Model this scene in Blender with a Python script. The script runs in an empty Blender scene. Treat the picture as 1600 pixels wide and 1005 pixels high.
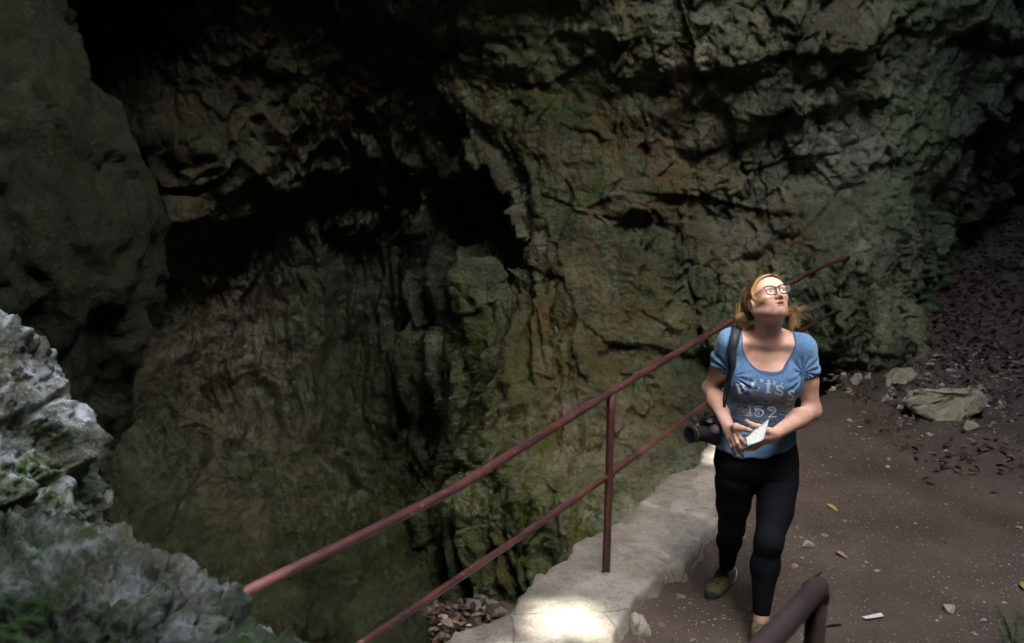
import bpy, bmesh, math, random
import numpy as np
from mathutils import Vector, Matrix
from mathutils.bvhtree import BVHTree

R = math.radians
SC = bpy.context.scene
COL = SC.collection
random.seed(7)

# ------------------------------------------------------------------ camera, world, sun, exposure
PITCH = R(14.0); CAMZ = 2.5; FPX = 1556.0
cam_d = bpy.data.cameras.new('camera'); cam = bpy.data.objects.new('camera', cam_d); COL.objects.link(cam)
cam.location = (0, 0, CAMZ); cam.rotation_euler = (R(90) - PITCH, 0, 0)
cam_d.sensor_width = 36.0; cam_d.lens = 35.0; cam_d.clip_start = 0.05; cam_d.clip_end = 500
cam_d.dof.use_dof = True; cam_d.dof.focus_distance = 4.32; cam_d.dof.aperture_fstop = 4.5
SC.camera = cam

SUN_EL = R(56); SUN_AZ = math.atan2(0.42, -0.85)       # towards the sun: behind the camera, to the right
sun_dir = Vector((math.sin(SUN_AZ) * math.cos(SUN_EL), math.cos(SUN_AZ) * math.cos(SUN_EL), math.sin(SUN_EL)))
world = bpy.data.worlds.new("World"); SC.world = world; world.use_nodes = True
wn = world.node_tree; bg = wn.nodes['Background']
sky = wn.nodes.new('ShaderNodeTexSky'); sky.sky_type = 'NISHITA'; sky.sun_disc = False
sky.sun_elevation = SUN_EL; sky.sun_rotation = SUN_AZ; sky.air_density = 1.3; sky.dust_density = 3.0; sky.ozone_density = 1.0
wn.links.new(sky.outputs[0], bg.inputs[0]); bg.inputs[1].default_value = 0.15
sun_l = bpy.data.lights.new('sun', 'SUN'); sun_o = bpy.data.objects.new('sun', sun_l); COL.objects.link(sun_o)
sun_l.energy = 2.3; sun_l.angle = R(0.45); sun_l.color = (1.0, 0.93, 0.82)
sun_o.location = (6, -8, 14); sun_o.rotation_euler = sun_dir.to_track_quat('Z', 'Y').to_euler()

SC.view_settings.view_transform = 'Standard'; SC.view_settings.look = 'None'
SC.view_settings.gamma = 1.0; SC.view_settings.use_curve_mapping = False
SC.view_settings.exposure = 3.85
SC.render.engine = 'CYCLES'
SC.cycles.max_bounces = 8; SC.cycles.diffuse_bounces = 5; SC.cycles.glossy_bounces = 3
SC.cycles.transmission_bounces = 4; SC.cycles.transparent_max_bounces = 8
SC.cycles.caustics_reflective = False; SC.cycles.caustics_refractive = False
SC.cycles.sample_clamp_indirect = 6.0
SC.cycles.use_denoising = True

CP, SP = math.cos(PITCH), math.sin(PITCH)
def at(u, v, y):
    """world point at forward distance y for a point (u, v) measured on the photograph"""
    a = (u - 800) / FPX; b = -(v - 502) / FPX
    t = y / (CP + b * SP)
    return Vector((a * t, y, CAMZ + (-SP + b * CP) * t))
def at_z(u, v, z):
    a = (u - 800) / FPX; b = -(v - 502) / FPX
    t = (z - CAMZ) / (-SP + b * CP)
    return Vector((a * t, (CP + b * SP) * t, z))

# ------------------------------------------------------------------ helpers
def tag(o, label=None, cat=None, group=None, kind=None):
    if label: o['label'] = label
    if cat: o['category'] = cat
    if group: o['group'] = group
    if kind: o['kind'] = kind
    return o
def mesh_obj(name, verts, faces, mat=None, parent=None, smooth=True, attrs=None, mats=None, fmat=None):
    me = bpy.data.meshes.new(name)
    verts = np.asarray(verts, dtype=np.float32)
    if isinstance(faces, np.ndarray):
        nf, k = faces.shape
        me.vertices.add(len(verts)); me.vertices.foreach_set('co', verts.ravel())
        me.loops.add(nf * k); me.loops.foreach_set('vertex_index', faces.astype(np.int32).ravel())
        me.polygons.add(nf)
        me.polygons.foreach_set('loop_start', np.arange(0, nf * k, k, dtype=np.int32))
        me.polygons.foreach_set('loop_total', np.full(nf, k, dtype=np.int32))
        me.update(calc_edges=True); me.validate()
    else:
        me.from_pydata([tuple(map(float, v)) for v in verts], [], faces); me.update()
    if attrs:
        for k_, a_ in attrs.items():
            at_ = me.attributes.new(k_, 'FLOAT', 'POINT'); at_.data.foreach_set('value', np.asarray(a_, dtype=np.float32))
    if fmat is not None: me.polygons.foreach_set('material_index', np.asarray(fmat, dtype=np.int32))
    me.polygons.foreach_set('use_smooth', np.full(len(me.polygons), smooth, dtype=bool))
    o = bpy.data.objects.new(name, me); COL.objects.link(o)
    for m in (mats or ([mat] if mat else [])): me.materials.append(m)
    if parent: o.parent = parent; o.matrix_parent_inverse = parent.matrix_basis.inverted()
    return o
def empty(name, loc, label=None, cat=None, group=None):
    o = bpy.data.objects.new(name, None); COL.objects.link(o); o.location = loc; o.empty_display_size = 0.1
    return tag(o, label, cat, group)

# ---- noise (numpy) ----
def _hash(ix, iy, iz, seed):
    h = (ix.astype(np.int64) * 374761393 + iy.astype(np.int64) * 668265263 + iz.astype(np.int64) * 2147483647 + seed * 974711) & 0xFFFFFFFF
    h = ((h ^ (h >> 13)) * 1274126177) & 0xFFFFFFFF
    h = ((h ^ (h >> 16)) * 2246822519) & 0xFFFFFFFF
    return (h ^ (h >> 15)) & 0xFFFFFFFF
def rnd(ix, iy, iz, seed): return _hash(ix, iy, iz, seed).astype(np.float64) / 4294967295.0
def vnoise(P, seed=0):
    I = np.floor(P).astype(np.int64); F = P - I; F = F * F * F * (F * (F * 6 - 15) + 10)
    out = 0
    for dx in (0, 1):
        for dy in (0, 1):
            for dz in (0, 1):
                w = (F[:, 0] if dx else 1 - F[:, 0]) * (F[:, 1] if dy else 1 - F[:, 1]) * (F[:, 2] if dz else 1 - F[:, 2])
                out = out + w * rnd(I[:, 0] + dx, I[:, 1] + dy, I[:, 2] + dz, seed)
    return out * 2 - 1
def fbm(P, octv=4, seed=0, gain=0.5, lac=2.03, ridge=False):
    P = np.asarray(P, dtype=np.float64); a = 1.0; s = 0; tot = 0; Q = P.copy()
    for i in range(octv):
        n = vnoise(Q, seed + i * 17)
        s = s + a * ((1 - 2 * np.abs(n)) if ridge else n); tot += a; a *= gain; Q = Q * lac + 13.7
    return s / tot
def worley(P, seed=0):
    """F1, F2, cell value, tilted-plane value"""
    I = np.floor(P).astype(np.int64); n = len(P)
    f1 = np.full(n, 9.0); f2 = np.full(n, 9.0); cv = np.zeros(n); pl = np.zeros(n)
    for dx in (-1, 0, 1):
        for dy in (-1, 0, 1):
            for dz in (-1, 0, 1):
                cx, cy, cz = I[:, 0] + dx, I[:, 1] + dy, I[:, 2] + dz
                vx = cx + rnd(cx, cy, cz, seed) - P[:, 0]; vy = cy + rnd(cx, cy, cz, seed + 1) - P[:, 1]; vz = cz + rnd(cx, cy, cz, seed + 2) - P[:, 2]
                d = np.sqrt(vx * vx + vy * vy + vz * vz)
                c = rnd(cx, cy, cz, seed + 3)
                g = vx * (rnd(cx, cy, cz, seed + 4) - .5) + vy * (rnd(cx, cy, cz, seed + 5) - .5) + vz * (rnd(cx, cy, cz, seed + 6) - .35)
                m = d < f1
                f2 = np.where(m, f1, np.minimum(f2, d)); cv = np.where(m, c, cv); pl = np.where(m, g, pl); f1 = np.where(m, d, f1)
    return f1, f2, cv, pl
def sstep(a, b, x):
    t = np.clip((x - a) / (b - a), 0, 1); return t * t * (3 - 2 * t)
def vec_noise(P, seed): return np.stack([fbm(P, 2, seed), fbm(P, 2, seed + 50), fbm(P, 2, seed + 99)], 1)
def crag(P, scales=((.9, .16), (.36, .07), (.13, .026)), seed=3, warp=.35, crack=.5):
    """broken-rock relief: stepped, tilted facets with cracks between them"""
    out = 0
    for i, (s, a) in enumerate(scales):
        Q = P / s * np.array([1.1, 1.1, .62]) + warp * vec_noise(P / s * 1.3, seed + i * 31)
        f1, f2, cv, pl = worley(Q, seed + i * 7)
        e = sstep(0.0, .09, f2 - f1)
        out = out + a * ((cv - .5) + 1.6 * pl) * (.7 + .3 * e) - a * crack * (1 - e)
    return out

# ---- materials ----
class NT:
    def __init__(s, name):
        s.m = bpy.data.materials.new(name); s.m.use_nodes = True; s.t = s.m.node_tree
        s.b = s.t.nodes['Principled BSDF']; s.tc = s.t.nodes.new('ShaderNodeTexCoord')
    def n(s, ty, **k):
        nd = s.t.nodes.new(ty)
        for a, b in k.items(): setattr(nd, a, b)
        return nd
    def l(s, a, b): s.t.links.new(a, b)
    def noise(s, scale, det=5, rough=.6, vec=None, dist=0):
        nd = s.n('ShaderNodeTexNoise'); nd.inputs['Scale'].default_value = scale; nd.inputs['Detail'].default_value = det
        nd.inputs['Roughness'].default_value = rough; nd.inputs['Distortion'].default_value = dist
        s.l(vec or s.tc.outputs['Object'], nd.inputs['Vector']); return nd.outputs['Fac']
    def ramp(s, fac, stops):
        nd = s.n('ShaderNodeValToRGB'); e = nd.color_ramp.elements
        while len(e) < len(stops): e.new(.5)
        for i, (p_, c_) in enumerate(stops):
            e[i].position = p_; e[i].color = (c_, c_, c_, 1) if isinstance(c_, (int, float)) else (*c_, 1)
        s.l(fac, nd.inputs[0]); return nd.outputs[0]
    def mix(s, fac, a, b, mode='MIX'):
        nd = s.n('ShaderNodeMix', data_type='RGBA', blend_type=mode)
        for sock, v in ((nd.inputs[0], fac), (nd.inputs[6], a), (nd.inputs[7], b)):
            if isinstance(v, (int, float)): sock.default_value = v
            elif isinstance(v, tuple): sock.default_value = (*v, 1)
            else: s.l(v, sock)
        return nd.outputs[2]
    def math(s, op, a, b=0.0, clamp=False):
        nd = s.n('ShaderNodeMath', operation=op, use_clamp=clamp)
        for sock, v in ((nd.inputs[0], a), (nd.inputs[1], b)):
            if isinstance(v, (int, float)): sock.default_value = v
            else: s.l(v, sock)
        return nd.outputs[0]
    def attr(s, name): return s.n('ShaderNodeAttribute', attribute_name=name).outputs['Fac']
    def scaled(s, sc):
        nd = s.n('ShaderNodeMapping'); nd.inputs['Scale'].default_value = sc; s.l(s.tc.outputs['Object'], nd.inputs[0]); return nd.outputs[0]
    def voro(s, scale, feat='F1', vec=None):
        nd = s.n('ShaderNodeTexVoronoi', feature=feat); nd.inputs['Scale'].default_value = scale
        s.l(vec or s.tc.outputs['Object'], nd.inputs['Vector']); return nd
    def bump(s, h, strength=.5, dist=.02):
        nd = s.n('ShaderNodeBump'); nd.inputs['Strength'].default_value = strength; nd.inputs['Distance'].default_value = dist
        s.l(h, nd.inputs['Height'])
        if s.b.inputs['Normal'].links: s.l(s.b.inputs['Normal'].links[0].from_socket, nd.inputs['Normal'])
        s.l(nd.outputs[0], s.b.inputs['Normal'])
    def base(s, c, rough=.8, spec=.3, metal=0):
        if isinstance(c, tuple): s.b.inputs['Base Color'].default_value = (*c, 1)
        else: s.l(c, s.b.inputs['Base Color'])
        if isinstance(rough, (int, float)): s.b.inputs['Roughness'].default_value = rough
        else: s.l(rough, s.b.inputs['Roughness'])
        s.b.inputs['Specular IOR Level'].default_value = spec; s.b.inputs['Metallic'].default_value = metal
        return s.m
def simple(name, c, rough=.6, spec=.3, var=.15, scale=30, bump=0, metal=0):
    m = NT(name); f = m.noise(scale, 4)
    d = tuple(x * (1 - var) for x in c); e = tuple(min(1, x * (1 + var)) for x in c)
    m.base(m.ramp(f, [(.3, d), (.7, e)]), rough, spec, metal)
    if bump: m.bump(f, .6, bump)
    return m.m

def rock_material(name, cols, moss=(.05, .065, .014), stain=(.13, .06, .025), pale=(.42, .40, .34), sc=1.0, streak=False, bump=.02, rough=.78):
    m = NT(name)
    v = m.scaled((1.6, 1.6, .35)) if streak else None
    f = m.noise(1.6 * sc, 9, .66, v, .4)
    c = m.ramp(f, [(.28, cols[0]), (.47, cols[1]), (.60, cols[2]), (.78, cols[3])])
    f2 = m.noise(9 * sc, 8, .7, v)
    c = m.mix(m.math('MULTIPLY', m.ramp(f2, [(.35, 0.0), (.62, 1.0)]), .55), c, m.mix(1.0, c, (1.75, 1.7, 1.6), 'MULTIPLY'))
    f3 = m.noise(28 * sc, 6, .7)
    c = m.mix(m.ramp(f3, [(.40, .75), (.52, 0.0)]), c, m.mix(1.0, c, (.40, .40, .40), 'MULTIPLY'))
    tv = m.noise(.9 * sc, 5, .6, None, .6); c = m.mix(m.ramp(tv, [(.36, .85), (.50, 0.0)]), c, m.mix(1.0, c, (.90, 1.07, .76), 'MULTIPLY')); c = m.mix(m.ramp(tv, [(.52, 0.0), (.66, .85)]), c, m.mix(1.0, c, (1.12, .95, .72), 'MULTIPLY'))
    st = m.math('MULTIPLY', m.attr('stain'), m.ramp(m.noise(3.3 * sc, 7, .7, v, .6), [(.40, 0.0), (.60, 1.0)]), True)
    c = m.mix(st, c, m.mix(m.noise(14 * sc, 5), stain, tuple(x * 2.2 for x in stain)))
    pa = m.math('MULTIPLY', m.attr('pale'), m.ramp(m.noise(6 * sc, 8, .72, None, .5), [(.43, 0.0), (.55, 1.0)]), True)
    c = m.mix(pa, c, m.mix(m.noise(22 * sc, 5), tuple(x * .7 for x in pale), tuple(min(1, x * 1.3) for x in pale)))
    mo = m.math('MULTIPLY', m.attr('moss'), m.ramp(m.noise(5 * sc, 8, .72, v, .3), [(.43, 0.0), (.56, 1.0)]), True)
    c = m.mix(mo, c, m.mix(m.noise(40 * sc, 4), tuple(x * .55 for x in moss), tuple(x * 1.7 for x in moss)))
    c = m.mix(m.math('MULTIPLY', m.attr('painted_shade'), m.ramp(m.noise(2.5 * sc, 6, .7), [(.3, 1.0), (.7, .55)])), c, m.mix(1.0, c, (.15, .20, .13), 'MULTIPLY'))  # shade painted in: mask multiplies the rock colour down
    m.base(c, rough, .35)
    h = m.math('ADD', m.noise(11 * sc, 10, .72, v), m.math('MULTIPLY', m.voro(26 * sc).outputs['Distance'], .35))
    m.bump(h, .9, bump)
    m.bump(m.noise(80 * sc, 6, .7), .5, bump * .3)
    return m.m

# ------------------------------------------------------------------ sampled surface from an implicit field
def surf_nets(D, lo, h):
    S = D < 0
    nx, ny, nz = D.shape
    c = np.zeros((nx - 1, ny - 1, nz - 1), dtype=np.uint8)
    for dx in (0, 1):
        for dy in (0, 1):
            for dz in (0, 1): c += S[dx:nx - 1 + dx, dy:ny - 1 + dy, dz:nz - 1 + dz]
    act = (c > 0) & (c < 8)
    idx = np.full(act.shape, -1, dtype=np.int64); ii = np.argwhere(act); idx[act] = np.arange(len(ii))
    acc = np.zeros((len(ii), 3)); cnt = np.zeros(len(ii))
    corners = [(a, b, d) for a in (0, 1) for b in (0, 1) for d in (0, 1)]
    for p in corners:
        for ax in range(3):
            if p[ax]: continue
            q = list(p); q[ax] = 1
            A = D[ii[:, 0] + p[0], ii[:, 1] + p[1], ii[:, 2] + p[2]]; B = D[ii[:, 0] + q[0], ii[:, 1] + q[1], ii[:, 2] + q[2]]
            m = (A < 0) != (B < 0)
            t = np.where(m, A / np.where(m, A - B, 1), 0)
            pt = np.tile(np.array(p, float), (len(ii), 1)); pt[:, ax] += t
            acc += pt * m[:, None]; cnt += m
    V = (ii + acc / cnt[:, None]) * h + np.array(lo)
    F = []
    for ax in range(3):
        a1, a2 = [(1, 2), (2, 0), (0, 1)][ax]
        sl0 = [slice(1, -1)] * 3; sl0[ax] = slice(0, -1); sl1 = list(sl0); sl1[ax] = slice(1, None)
        s0, s1 = S[tuple(sl0)], S[tuple(sl1)]
        for sgn in (0, 1):
            e = np.argwhere((s0 & ~s1) if sgn == 0 else (~s0 & s1))
            if not len(e): continue
            off = np.array([1, 1, 1]); off[ax] = 0; e = e + off
            def cell(d1, d2):
                g = e.copy(); g[:, a1] += d1; g[:, a2] += d2; return idx[g[:, 0], g[:, 1], g[:, 2]]
            q = np.stack([cell(-1, -1), cell(0, -1), cell(0, 0), cell(-1, 0)], 1)
            F.append(q if sgn == 0 else q[:, ::-1])
    return V, np.concatenate(F)
def sample_field(f, lo, hi, h, B=8, L=1.35):
    """f(P, c, r) -> distance of the points P, all within r of c. Only blocks near the surface are sampled finely."""
    lo = np.array(lo, float); nb = np.ceil((np.array(hi) - lo) / (h * B)).astype(int)
    D = np.full(tuple(nb * B + 1), 1.0, dtype=np.float32)
    g = np.stack(np.meshgrid(*[np.arange(B + 1) * h] * 3, indexing='ij'), -1).reshape(-1, 3)
    r = h * B * .8661
    for i in range(nb[0]):
        for j in range(nb[1]):
            for k in range(nb[2]):
                o = lo + np.array([i, j, k]) * h * B; cc = o + h * B / 2
                d = float(f(cc[None, :], cc, r)[0])
                sl = (slice(i * B, i * B + B + 1), slice(j * B, j * B + B + 1), slice(k * B, k * B + B + 1))
                if abs(d) > r * L: 
                    if d < 0: D[sl] = np.where(D[sl] == 1.0, -1.0, D[sl])
                    continue
                D[sl] = f(o + g, cc, r).reshape(B + 1, B + 1, B + 1)
    return surf_nets(D, lo, h)
def smin(a, b, k):
    if k <= 0: return np.minimum(a, b)
    h = np.maximum(k - np.abs(a - b), 0) / k; return np.minimum(a, b) - h * h * k * .25
def smax(a, b, k): return -smin(-a, -b, k)
def cap_d(P, a, b, ra, rb):
    a = np.asarray(a, float); b = np.asarray(b, float); ba = b - a; pa = P - a
    t = np.clip(pa @ ba / (ba @ ba), 0, 1)
    return np.sqrt(((pa - t[:, None] * ba) ** 2).sum(1)) - (ra + (rb - ra) * t)
def ell_d(P, c, rad, rot=None):
    q = P - np.asarray(c, float)
    if rot is not None: q = q @ rot
    rad = np.asarray(rad, float); k0 = np.sqrt(((q / rad) ** 2).sum(1)); k1 = np.sqrt(((q / rad ** 2) ** 2).sum(1))
    return np.where(k1 > 1e-9, k0 * (k0 - 1) / np.maximum(k1, 1e-9), -rad.min())
def vnormals(V, F):
    n = np.zeros_like(V); a, b, c = V[F[:, 0]], V[F[:, 1]], V[F[:, 2]]
    fn = np.cross(b - a, V[F[:, 3]] - a if F.shape[1] == 4 else c - a)
    if F.shape[1] == 4: fn = np.cross(c - a, V[F[:, 3]] - b)
    for k in range(F.shape[1]):
        for ax in range(3): n[:, ax] += np.bincount(F[:, k], fn[:, ax], len(V))
    return n / np.maximum(np.linalg.norm(n, axis=1), 1e-12)[:, None]
def relax(V, F, it=1, lam=.5):
    n = len(V); e = np.concatenate([F[:, [k, (k + 1) % F.shape[1]]] for k in range(F.shape[1])]); e = np.concatenate([e, e[:, ::-1]])
    cnt = np.maximum(np.bincount(e[:, 0], minlength=n), 1)
    for _ in range(it):
        s = np.stack([np.bincount(e[:, 0], V[e[:, 1], ax], n) for ax in range(3)], 1) / cnt[:, None]
        V = V + (s - V) * lam
    return V

# ------------------------------------------------------------------ the cave: one shell with an opening overhead
def shell_r(dirs, ctrl):
    C = np.array([c[:3] for c in ctrl], float) - np.array([0, 0, CAMZ]); rr = np.linalg.norm(C, axis=1); U = C / rr[:, None]
    K = np.linalg.norm(U[:, None] - U[None], axis=2)
    n = len(U); A = np.zeros((n + 1, n + 1)); A[:n, :n] = K; A[:n, n] = 1; A[n, :n] = 1
    w = np.linalg.solve(A, np.append(np.log(rr), 0))
    out = np.empty(len(dirs))
    for s in range(0, len(dirs), 40000):
        q = dirs[s:s + 40000]; out[s:s + 40000] = np.linalg.norm(q[:, None] - U[None], axis=2) @ w[:n] + w[n]
    return np.exp(out)
ctrl_px = [  # (u, v, forward distance)
    # great wall on the right, bulging towards the path
    (1290,575,8.3),(1350,570,8.3),(1410,560,8.5),(1200,600,8.35),(1100,640,8.3),(1350,480,8.0),(1300,487,7.85),(1415,470,8.6),(1250,430,8.1),(1330,400,7.8),
    (1120,500,8.3),(1020,560,8.2),(1000,420,8.6),(1180,330,8.6),(1300,280,8.6),(1400,330,8.75),(1455,380,9.3),(1440,200,8.8),(1300,120,8.4),
    (1140,180,8.5),(1150,40,8.1),(1290,20,8.0),(1010,60,8.3),(1010,200,8.7),(1010,300,8.8),(900,300,9.1),(900,150,9.0),(870,40,8.7),(1440,60,8.6),
    (1090,480,8.55),(1060,350,8.9),(1130,400,8.45),
    (900,450,8.7),(880,600,8.5),(980,700,8.0),(1060,650,8.1),(900,760,7.8),(1000,820,7.3),(860,880,7.7),(800,800,8.0),(800,970,8.3),(960,960,6.9),(1100,800,7.4),(1100,960,6.3),
    (800,600,8.8),(770,700,8.6),(745,640,9.3),(740,480,9.6),(735,560,9.4),(760,450,9.4),(760,840,8.3),(720,900,9.4),(790,900,8.4),(730,780,8.6),
    # hollow beside the ridge
    (775,330,11.0),(800,380,11.0),(815,425,10.6),(760,270,10.6),(845,400,9.6),(830,340,9.4),(790,270,9.5),(750,225,9.6),(850,440,9.3),(780,200,9.4),
    (725,215,9.9),(722,430,10.4),
    # alcove
    (705,330,11.0),(690,500,11.6),(690,650,11.6),(700,760,11.2),(640,260,11.0),(600,400,11.9),(600,600,12.0),(600,760,11.4),(620,860,10.4),(680,850,10.6),
    (560,240,10.9),(480,300,11.2),(450,450,11.9),(450,640,12.0),(450,800,11.2),(330,330,10.8),(300,450,11.4),(300,620,11.6),(320,800,10.6),(200,640,11.0),(200,540,10.9),(250,420,10.9),(160,700,10.8),(150,860,10.0),
    (400,340,11.2),(520,420,12.0),(380,560,11.7),(500,700,12.1),(400,720,11.9),(250,720,11.3),(530,860,10.3),(420,920,9.7),(250,930,9.4),(480,990,9.4),(350,990,9.2),
    # lip over the alcove
    (600,192,10.2),(680,200,9.9),(500,215,10.2),(420,248,10.0),(340,285,9.7),(275,318,9.3),(600,120,9.7),(500,120,9.6),(400,170,9.4),(300,220,9.0),(680,110,9.4),(740,120,9.2),(800,120,9.1),
    (600,20,9.0),(450,20,8.9),(300,90,8.9),(250,20,8.8),(300,10,8.5),(760,30,8.7),(230,200,8.9),(170,100,9.2),(200,20,9.2),
    # mossy buttress on the left
    (40,20,9.0),(90,80,9.2),(130,170,9.6),(200,270,10.0),(215,380,10.4),(150,560,10.4),(110,640,10.2),(100,300,9.6),(60,520,9.6),(20,300,9.2),(20,150,9.0),(20,700,9.2),(60,850,9.0),
    # dark recess on the far right
    (1470,480,9.9),(1480,560,10.4),(1520,420,11.2),(1560,350,11.5),(1600,420,12.2),(1600,300,11.0),(1600,150,9.6),(1540,120,9.1),(1600,30,8.8),(1500,250,9.3),(1600,560,13.0),(1540,500,12.5),
    (1600,700,12.5),(1500,640,11.5),(1420,700,10.0),(1300,720,9.6),(1250,900,9.0),(1500,950,9.0),(1200,720,8.9),
]
ctrl = [tuple(at(*c)) for c in ctrl_px]
ctrl += [  # world points outside the picture
    (-5.8,5.4,2.5),(-5.2,2.0,2.2),(-5.0,0,2.0),(-5.6,4.5,0),(-4.4,5.0,3.9),(-5.0,1,-.5),(-4.2,3.5,4.6),(-2.9,1.0,4.6),(-2.3,3.4,3.7),(-5.5,5.5,4.2),
    (-2.6,8.0,3.5),(-3.5,6.0,4.0),(-1.5,7.8,3.6),(-.6,7.4,3.8),(-1.6,6.4,4.3),(-2.0,5.0,5.4),(-1.8,3.0,5.8),(-1.6,1.0,6.0),(.4,7.4,4.1),(1.5,7.7,4.4),(3.2,7.6,4.3),(1.5,7.3,5.4),(3.3,7.2,5.4),(0,6.4,5.6),(1.5,6.4,6.4),(3.5,6.2,6.2),
    (5.6,8.0,3.6),(6.4,7.0,2.6),(6.6,5.0,1.5),(6.0,3.0,1.5),(5.6,6.0,3.8),(5.0,4.4,4.4),(5.2,2.0,5.4),(5.6,0.5,2.0),(5.0,-1.5,3.0),(4.6,-.5,5.8),(6.6,8.2,1.0),(7.2,9.6,1.5),
    (0,-5,2),(3,-4.5,2),(-3,-3.5,2),(0,-4.4,4.5),(2.5,-4,4.5),(-2.6,-3,4.5),(0,-3.5,6.2),(2,-3.4,6.4),(1.5,2,7.5),(0,2,7.5),(3,2,7.3),
    (0,5,-3),(2,3,-2.5),(-2,3,-2.5),(0,0,-1.5),(0,7,-3.2),(3,6,-2),(5,4,-1.5),
]
TH = np.concatenate([np.arange(-180, -33, 1.5), np.arange(-33, -27.9, .25), np.arange(-27.9, 27.9, .078), np.arange(27.9, 33, .25), np.arange(33, 180.1, 1.5)])
PH = np.concatenate([np.arange(-60, -33, 1.5), np.arange(-33, 4.9, .078), np.arange(4.9, 8, .25), np.arange(8, 64, 1.0)])
TT, PP = np.meshgrid(np.radians(TH), np.radians(PH), indexing='ij')
dirs = np.stack([np.sin(TT) * np.cos(PP), np.cos(TT) * np.cos(PP), np.sin(PP)], -1).reshape(-1, 3)
# coarse evaluation of the smooth shape, then interpolation
tc_ = np.concatenate([np.arange(-180, -36, 3.0), np.arange(-36, 36, .5), np.arange(36, 181, 3.0)]); pc_ = np.concatenate([np.arange(-60, -34, 2.0), np.arange(-34, 6, .5), np.arange(6, 66, 2.0)])
a_, b_ = np.meshgrid(np.radians(tc_), np.radians(pc_), indexing='ij')
rc_ = shell_r(np.stack([np.sin(a_) * np.cos(b_), np.cos(a_) * np.cos(b_), np.sin(b_)], -1).reshape(-1, 3), ctrl).reshape(a_.shape)
M1 = np.stack([np.interp(PH, pc_, rc_[i]) for i in range(len(tc_))]); rr = np.stack([np.interp(TH, tc_, M1[:, j]) for j in range(len(PH))], 1).reshape(-1)
org = np.array([0, 0, CAMZ])
P0 = org + dirs * rr[:, None]
def blob(P, pts):
    m = np.zeros(len(P))
    for (u, v, y, s, w) in pts:
        c = np.array(at(u, v, y)); m = np.maximum(m, w * np.exp(-((P - c) ** 2).sum(1) / s ** 2))
    return m
# the alcove and the buttress are smoother and streaked, the great wall is broken and blocky
dep = rr
alc = sstep(9.9, 10.9, P0[:, 1]) * (P0[:, 0] < 1.0)
left = sstep(-2.2, -2.9, P0[:, 0] * 7 / np.maximum(P0[:, 1], 3)) 
soft = np.clip(np.maximum(alc * .75, left * .85), 0, 1)
low = sstep(8.7, 7.6, P0[:, 1]) * (P0[:, 2] < .4)
rgh = .30 + 1.15 * sstep(-.28, .34, fbm(P0 * 1.05, 4, 55))
cr = crag(P0, ((1.15, .22), (.46, .12)), 11, warp=.38, crack=.06) + rgh * crag(P0, ((.22, .085), (.085, .036)), 311, warp=.35, crack=.14) + .17 * fbm(P0 * 1.5, 5, 91, gain=.55)
Wp = P0 + .35 * vec_noise(P0 * .8, 6)
fold = fbm(Wp * np.array([1.5, 1.5, .22]), 3, 5, ridge=True) * .36 + fbm(Wp * np.array([3.6, 3.6, .55]), 5, 15, ridge=True, gain=.55) * .15
sm = fbm(P0 * .7, 6, 21) * .22
fine = fbm(P0 * 7, 5, 44, gain=.65, ridge=True)
brow = fbm(P0 * 2.2, 5, 9, ridge=True)
mid = sstep(1.3, .1, P0[:, 0]) * (1 - left) * sstep(2.6, 1.9, P0[:, 2])      # flowstone drapery in the middle of the cave
d_wall = cr * (.75 + .5 * fbm(P0 * .6, 2, 77)) + .07 * brow
d_fold = fold + .22 * cr + sm * .6 + .03 * brow
d_left = sm * .8 + .22 * fold + .10 * cr
wl = np.clip(left, 0, 1); wm = np.clip(np.maximum(mid * .85, alc * .92), 0, 1) * (1 - wl)
d = d_wall * (1 - wl - wm) + d_fold * wm + d_left * wl + .030 * fine
# big diagonal ledges and gullies on the great wall
def ledge(P, a, b, w, depth):
    a = np.array(at(*a)); b = np.array(at(*b)); ba = b - a; pa = P - a; t = np.clip(pa @ ba / (ba @ ba), 0, 1)
    wob = .10 * fbm(P * 3, 3, 5)
    dz = pa[:, 2] - t * ba[2]; dist = np.sqrt(np.maximum(((pa - t[:, None] * ba) ** 2).sum(1), 0)) 
    s = np.sign(dz) * dist + wob
    return .55 * depth * np.exp(-(dist / w) ** 2) * np.tanh(s / .07)
for a, b, w, dp in [((1120,235,8.6),(1230,170,8.5),.28,.17), ((1230,170,8.5),(1345,150,8.5),.26,.15), ((1230,360,8.4),(1320,290,8.5),.16,.12), ((1090,350,8.7),(1200,460,8.4),.2,-.15),
                    ((1000,120,8.5),(1120,100,8.3),.25,.14), ((1050,300,8.7),(1200,330,8.5),.22,.14), ((930,330,8.9),(1030,420,8.6),.2,-.12), ((1160,90,8.3),(1300,60,8.2),.22,.13), ((840,600,8.6),(900,760,8.0),.2,-.12),
                    ((1010,540,8.3),(1110,560,8.3),.24,.18), ((1180,270,8.5),(1260,240,8.5),.16,.10), ((860,120,8.9),(960,60,8.5),.22,.13)]:
    d = d + ledge(P0, a, b, w, dp)
d = d * np.clip(rr / 9, .4, 1.15)
nT, nP = len(TH), len(PH)
G0 = P0.reshape(nT, nP, 3); N0 = np.cross(np.gradient(G0, axis=0), np.gradient(G0, axis=1)).reshape(-1, 3); N0 /= np.maximum(np.linalg.norm(N0, axis=1), 1e-9)[:, None]
N0 *= np.sign(-(N0 * dirs).sum(1))[:, None]
Dv = N0 * .75 - dirs * .45; Dv /= np.linalg.norm(Dv, axis=1)[:, None]
Pw = P0 + Dv * d[:, None]
ii, jj = np.meshgrid(np.arange(nT - 1), np.arange(nP - 1), indexing='ij')
q = np.stack([ii * nP + jj, ii * nP + jj + 1, (ii + 1) * nP + jj + 1, (ii + 1) * nP + jj], -1).reshape(-1, 4)
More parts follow.
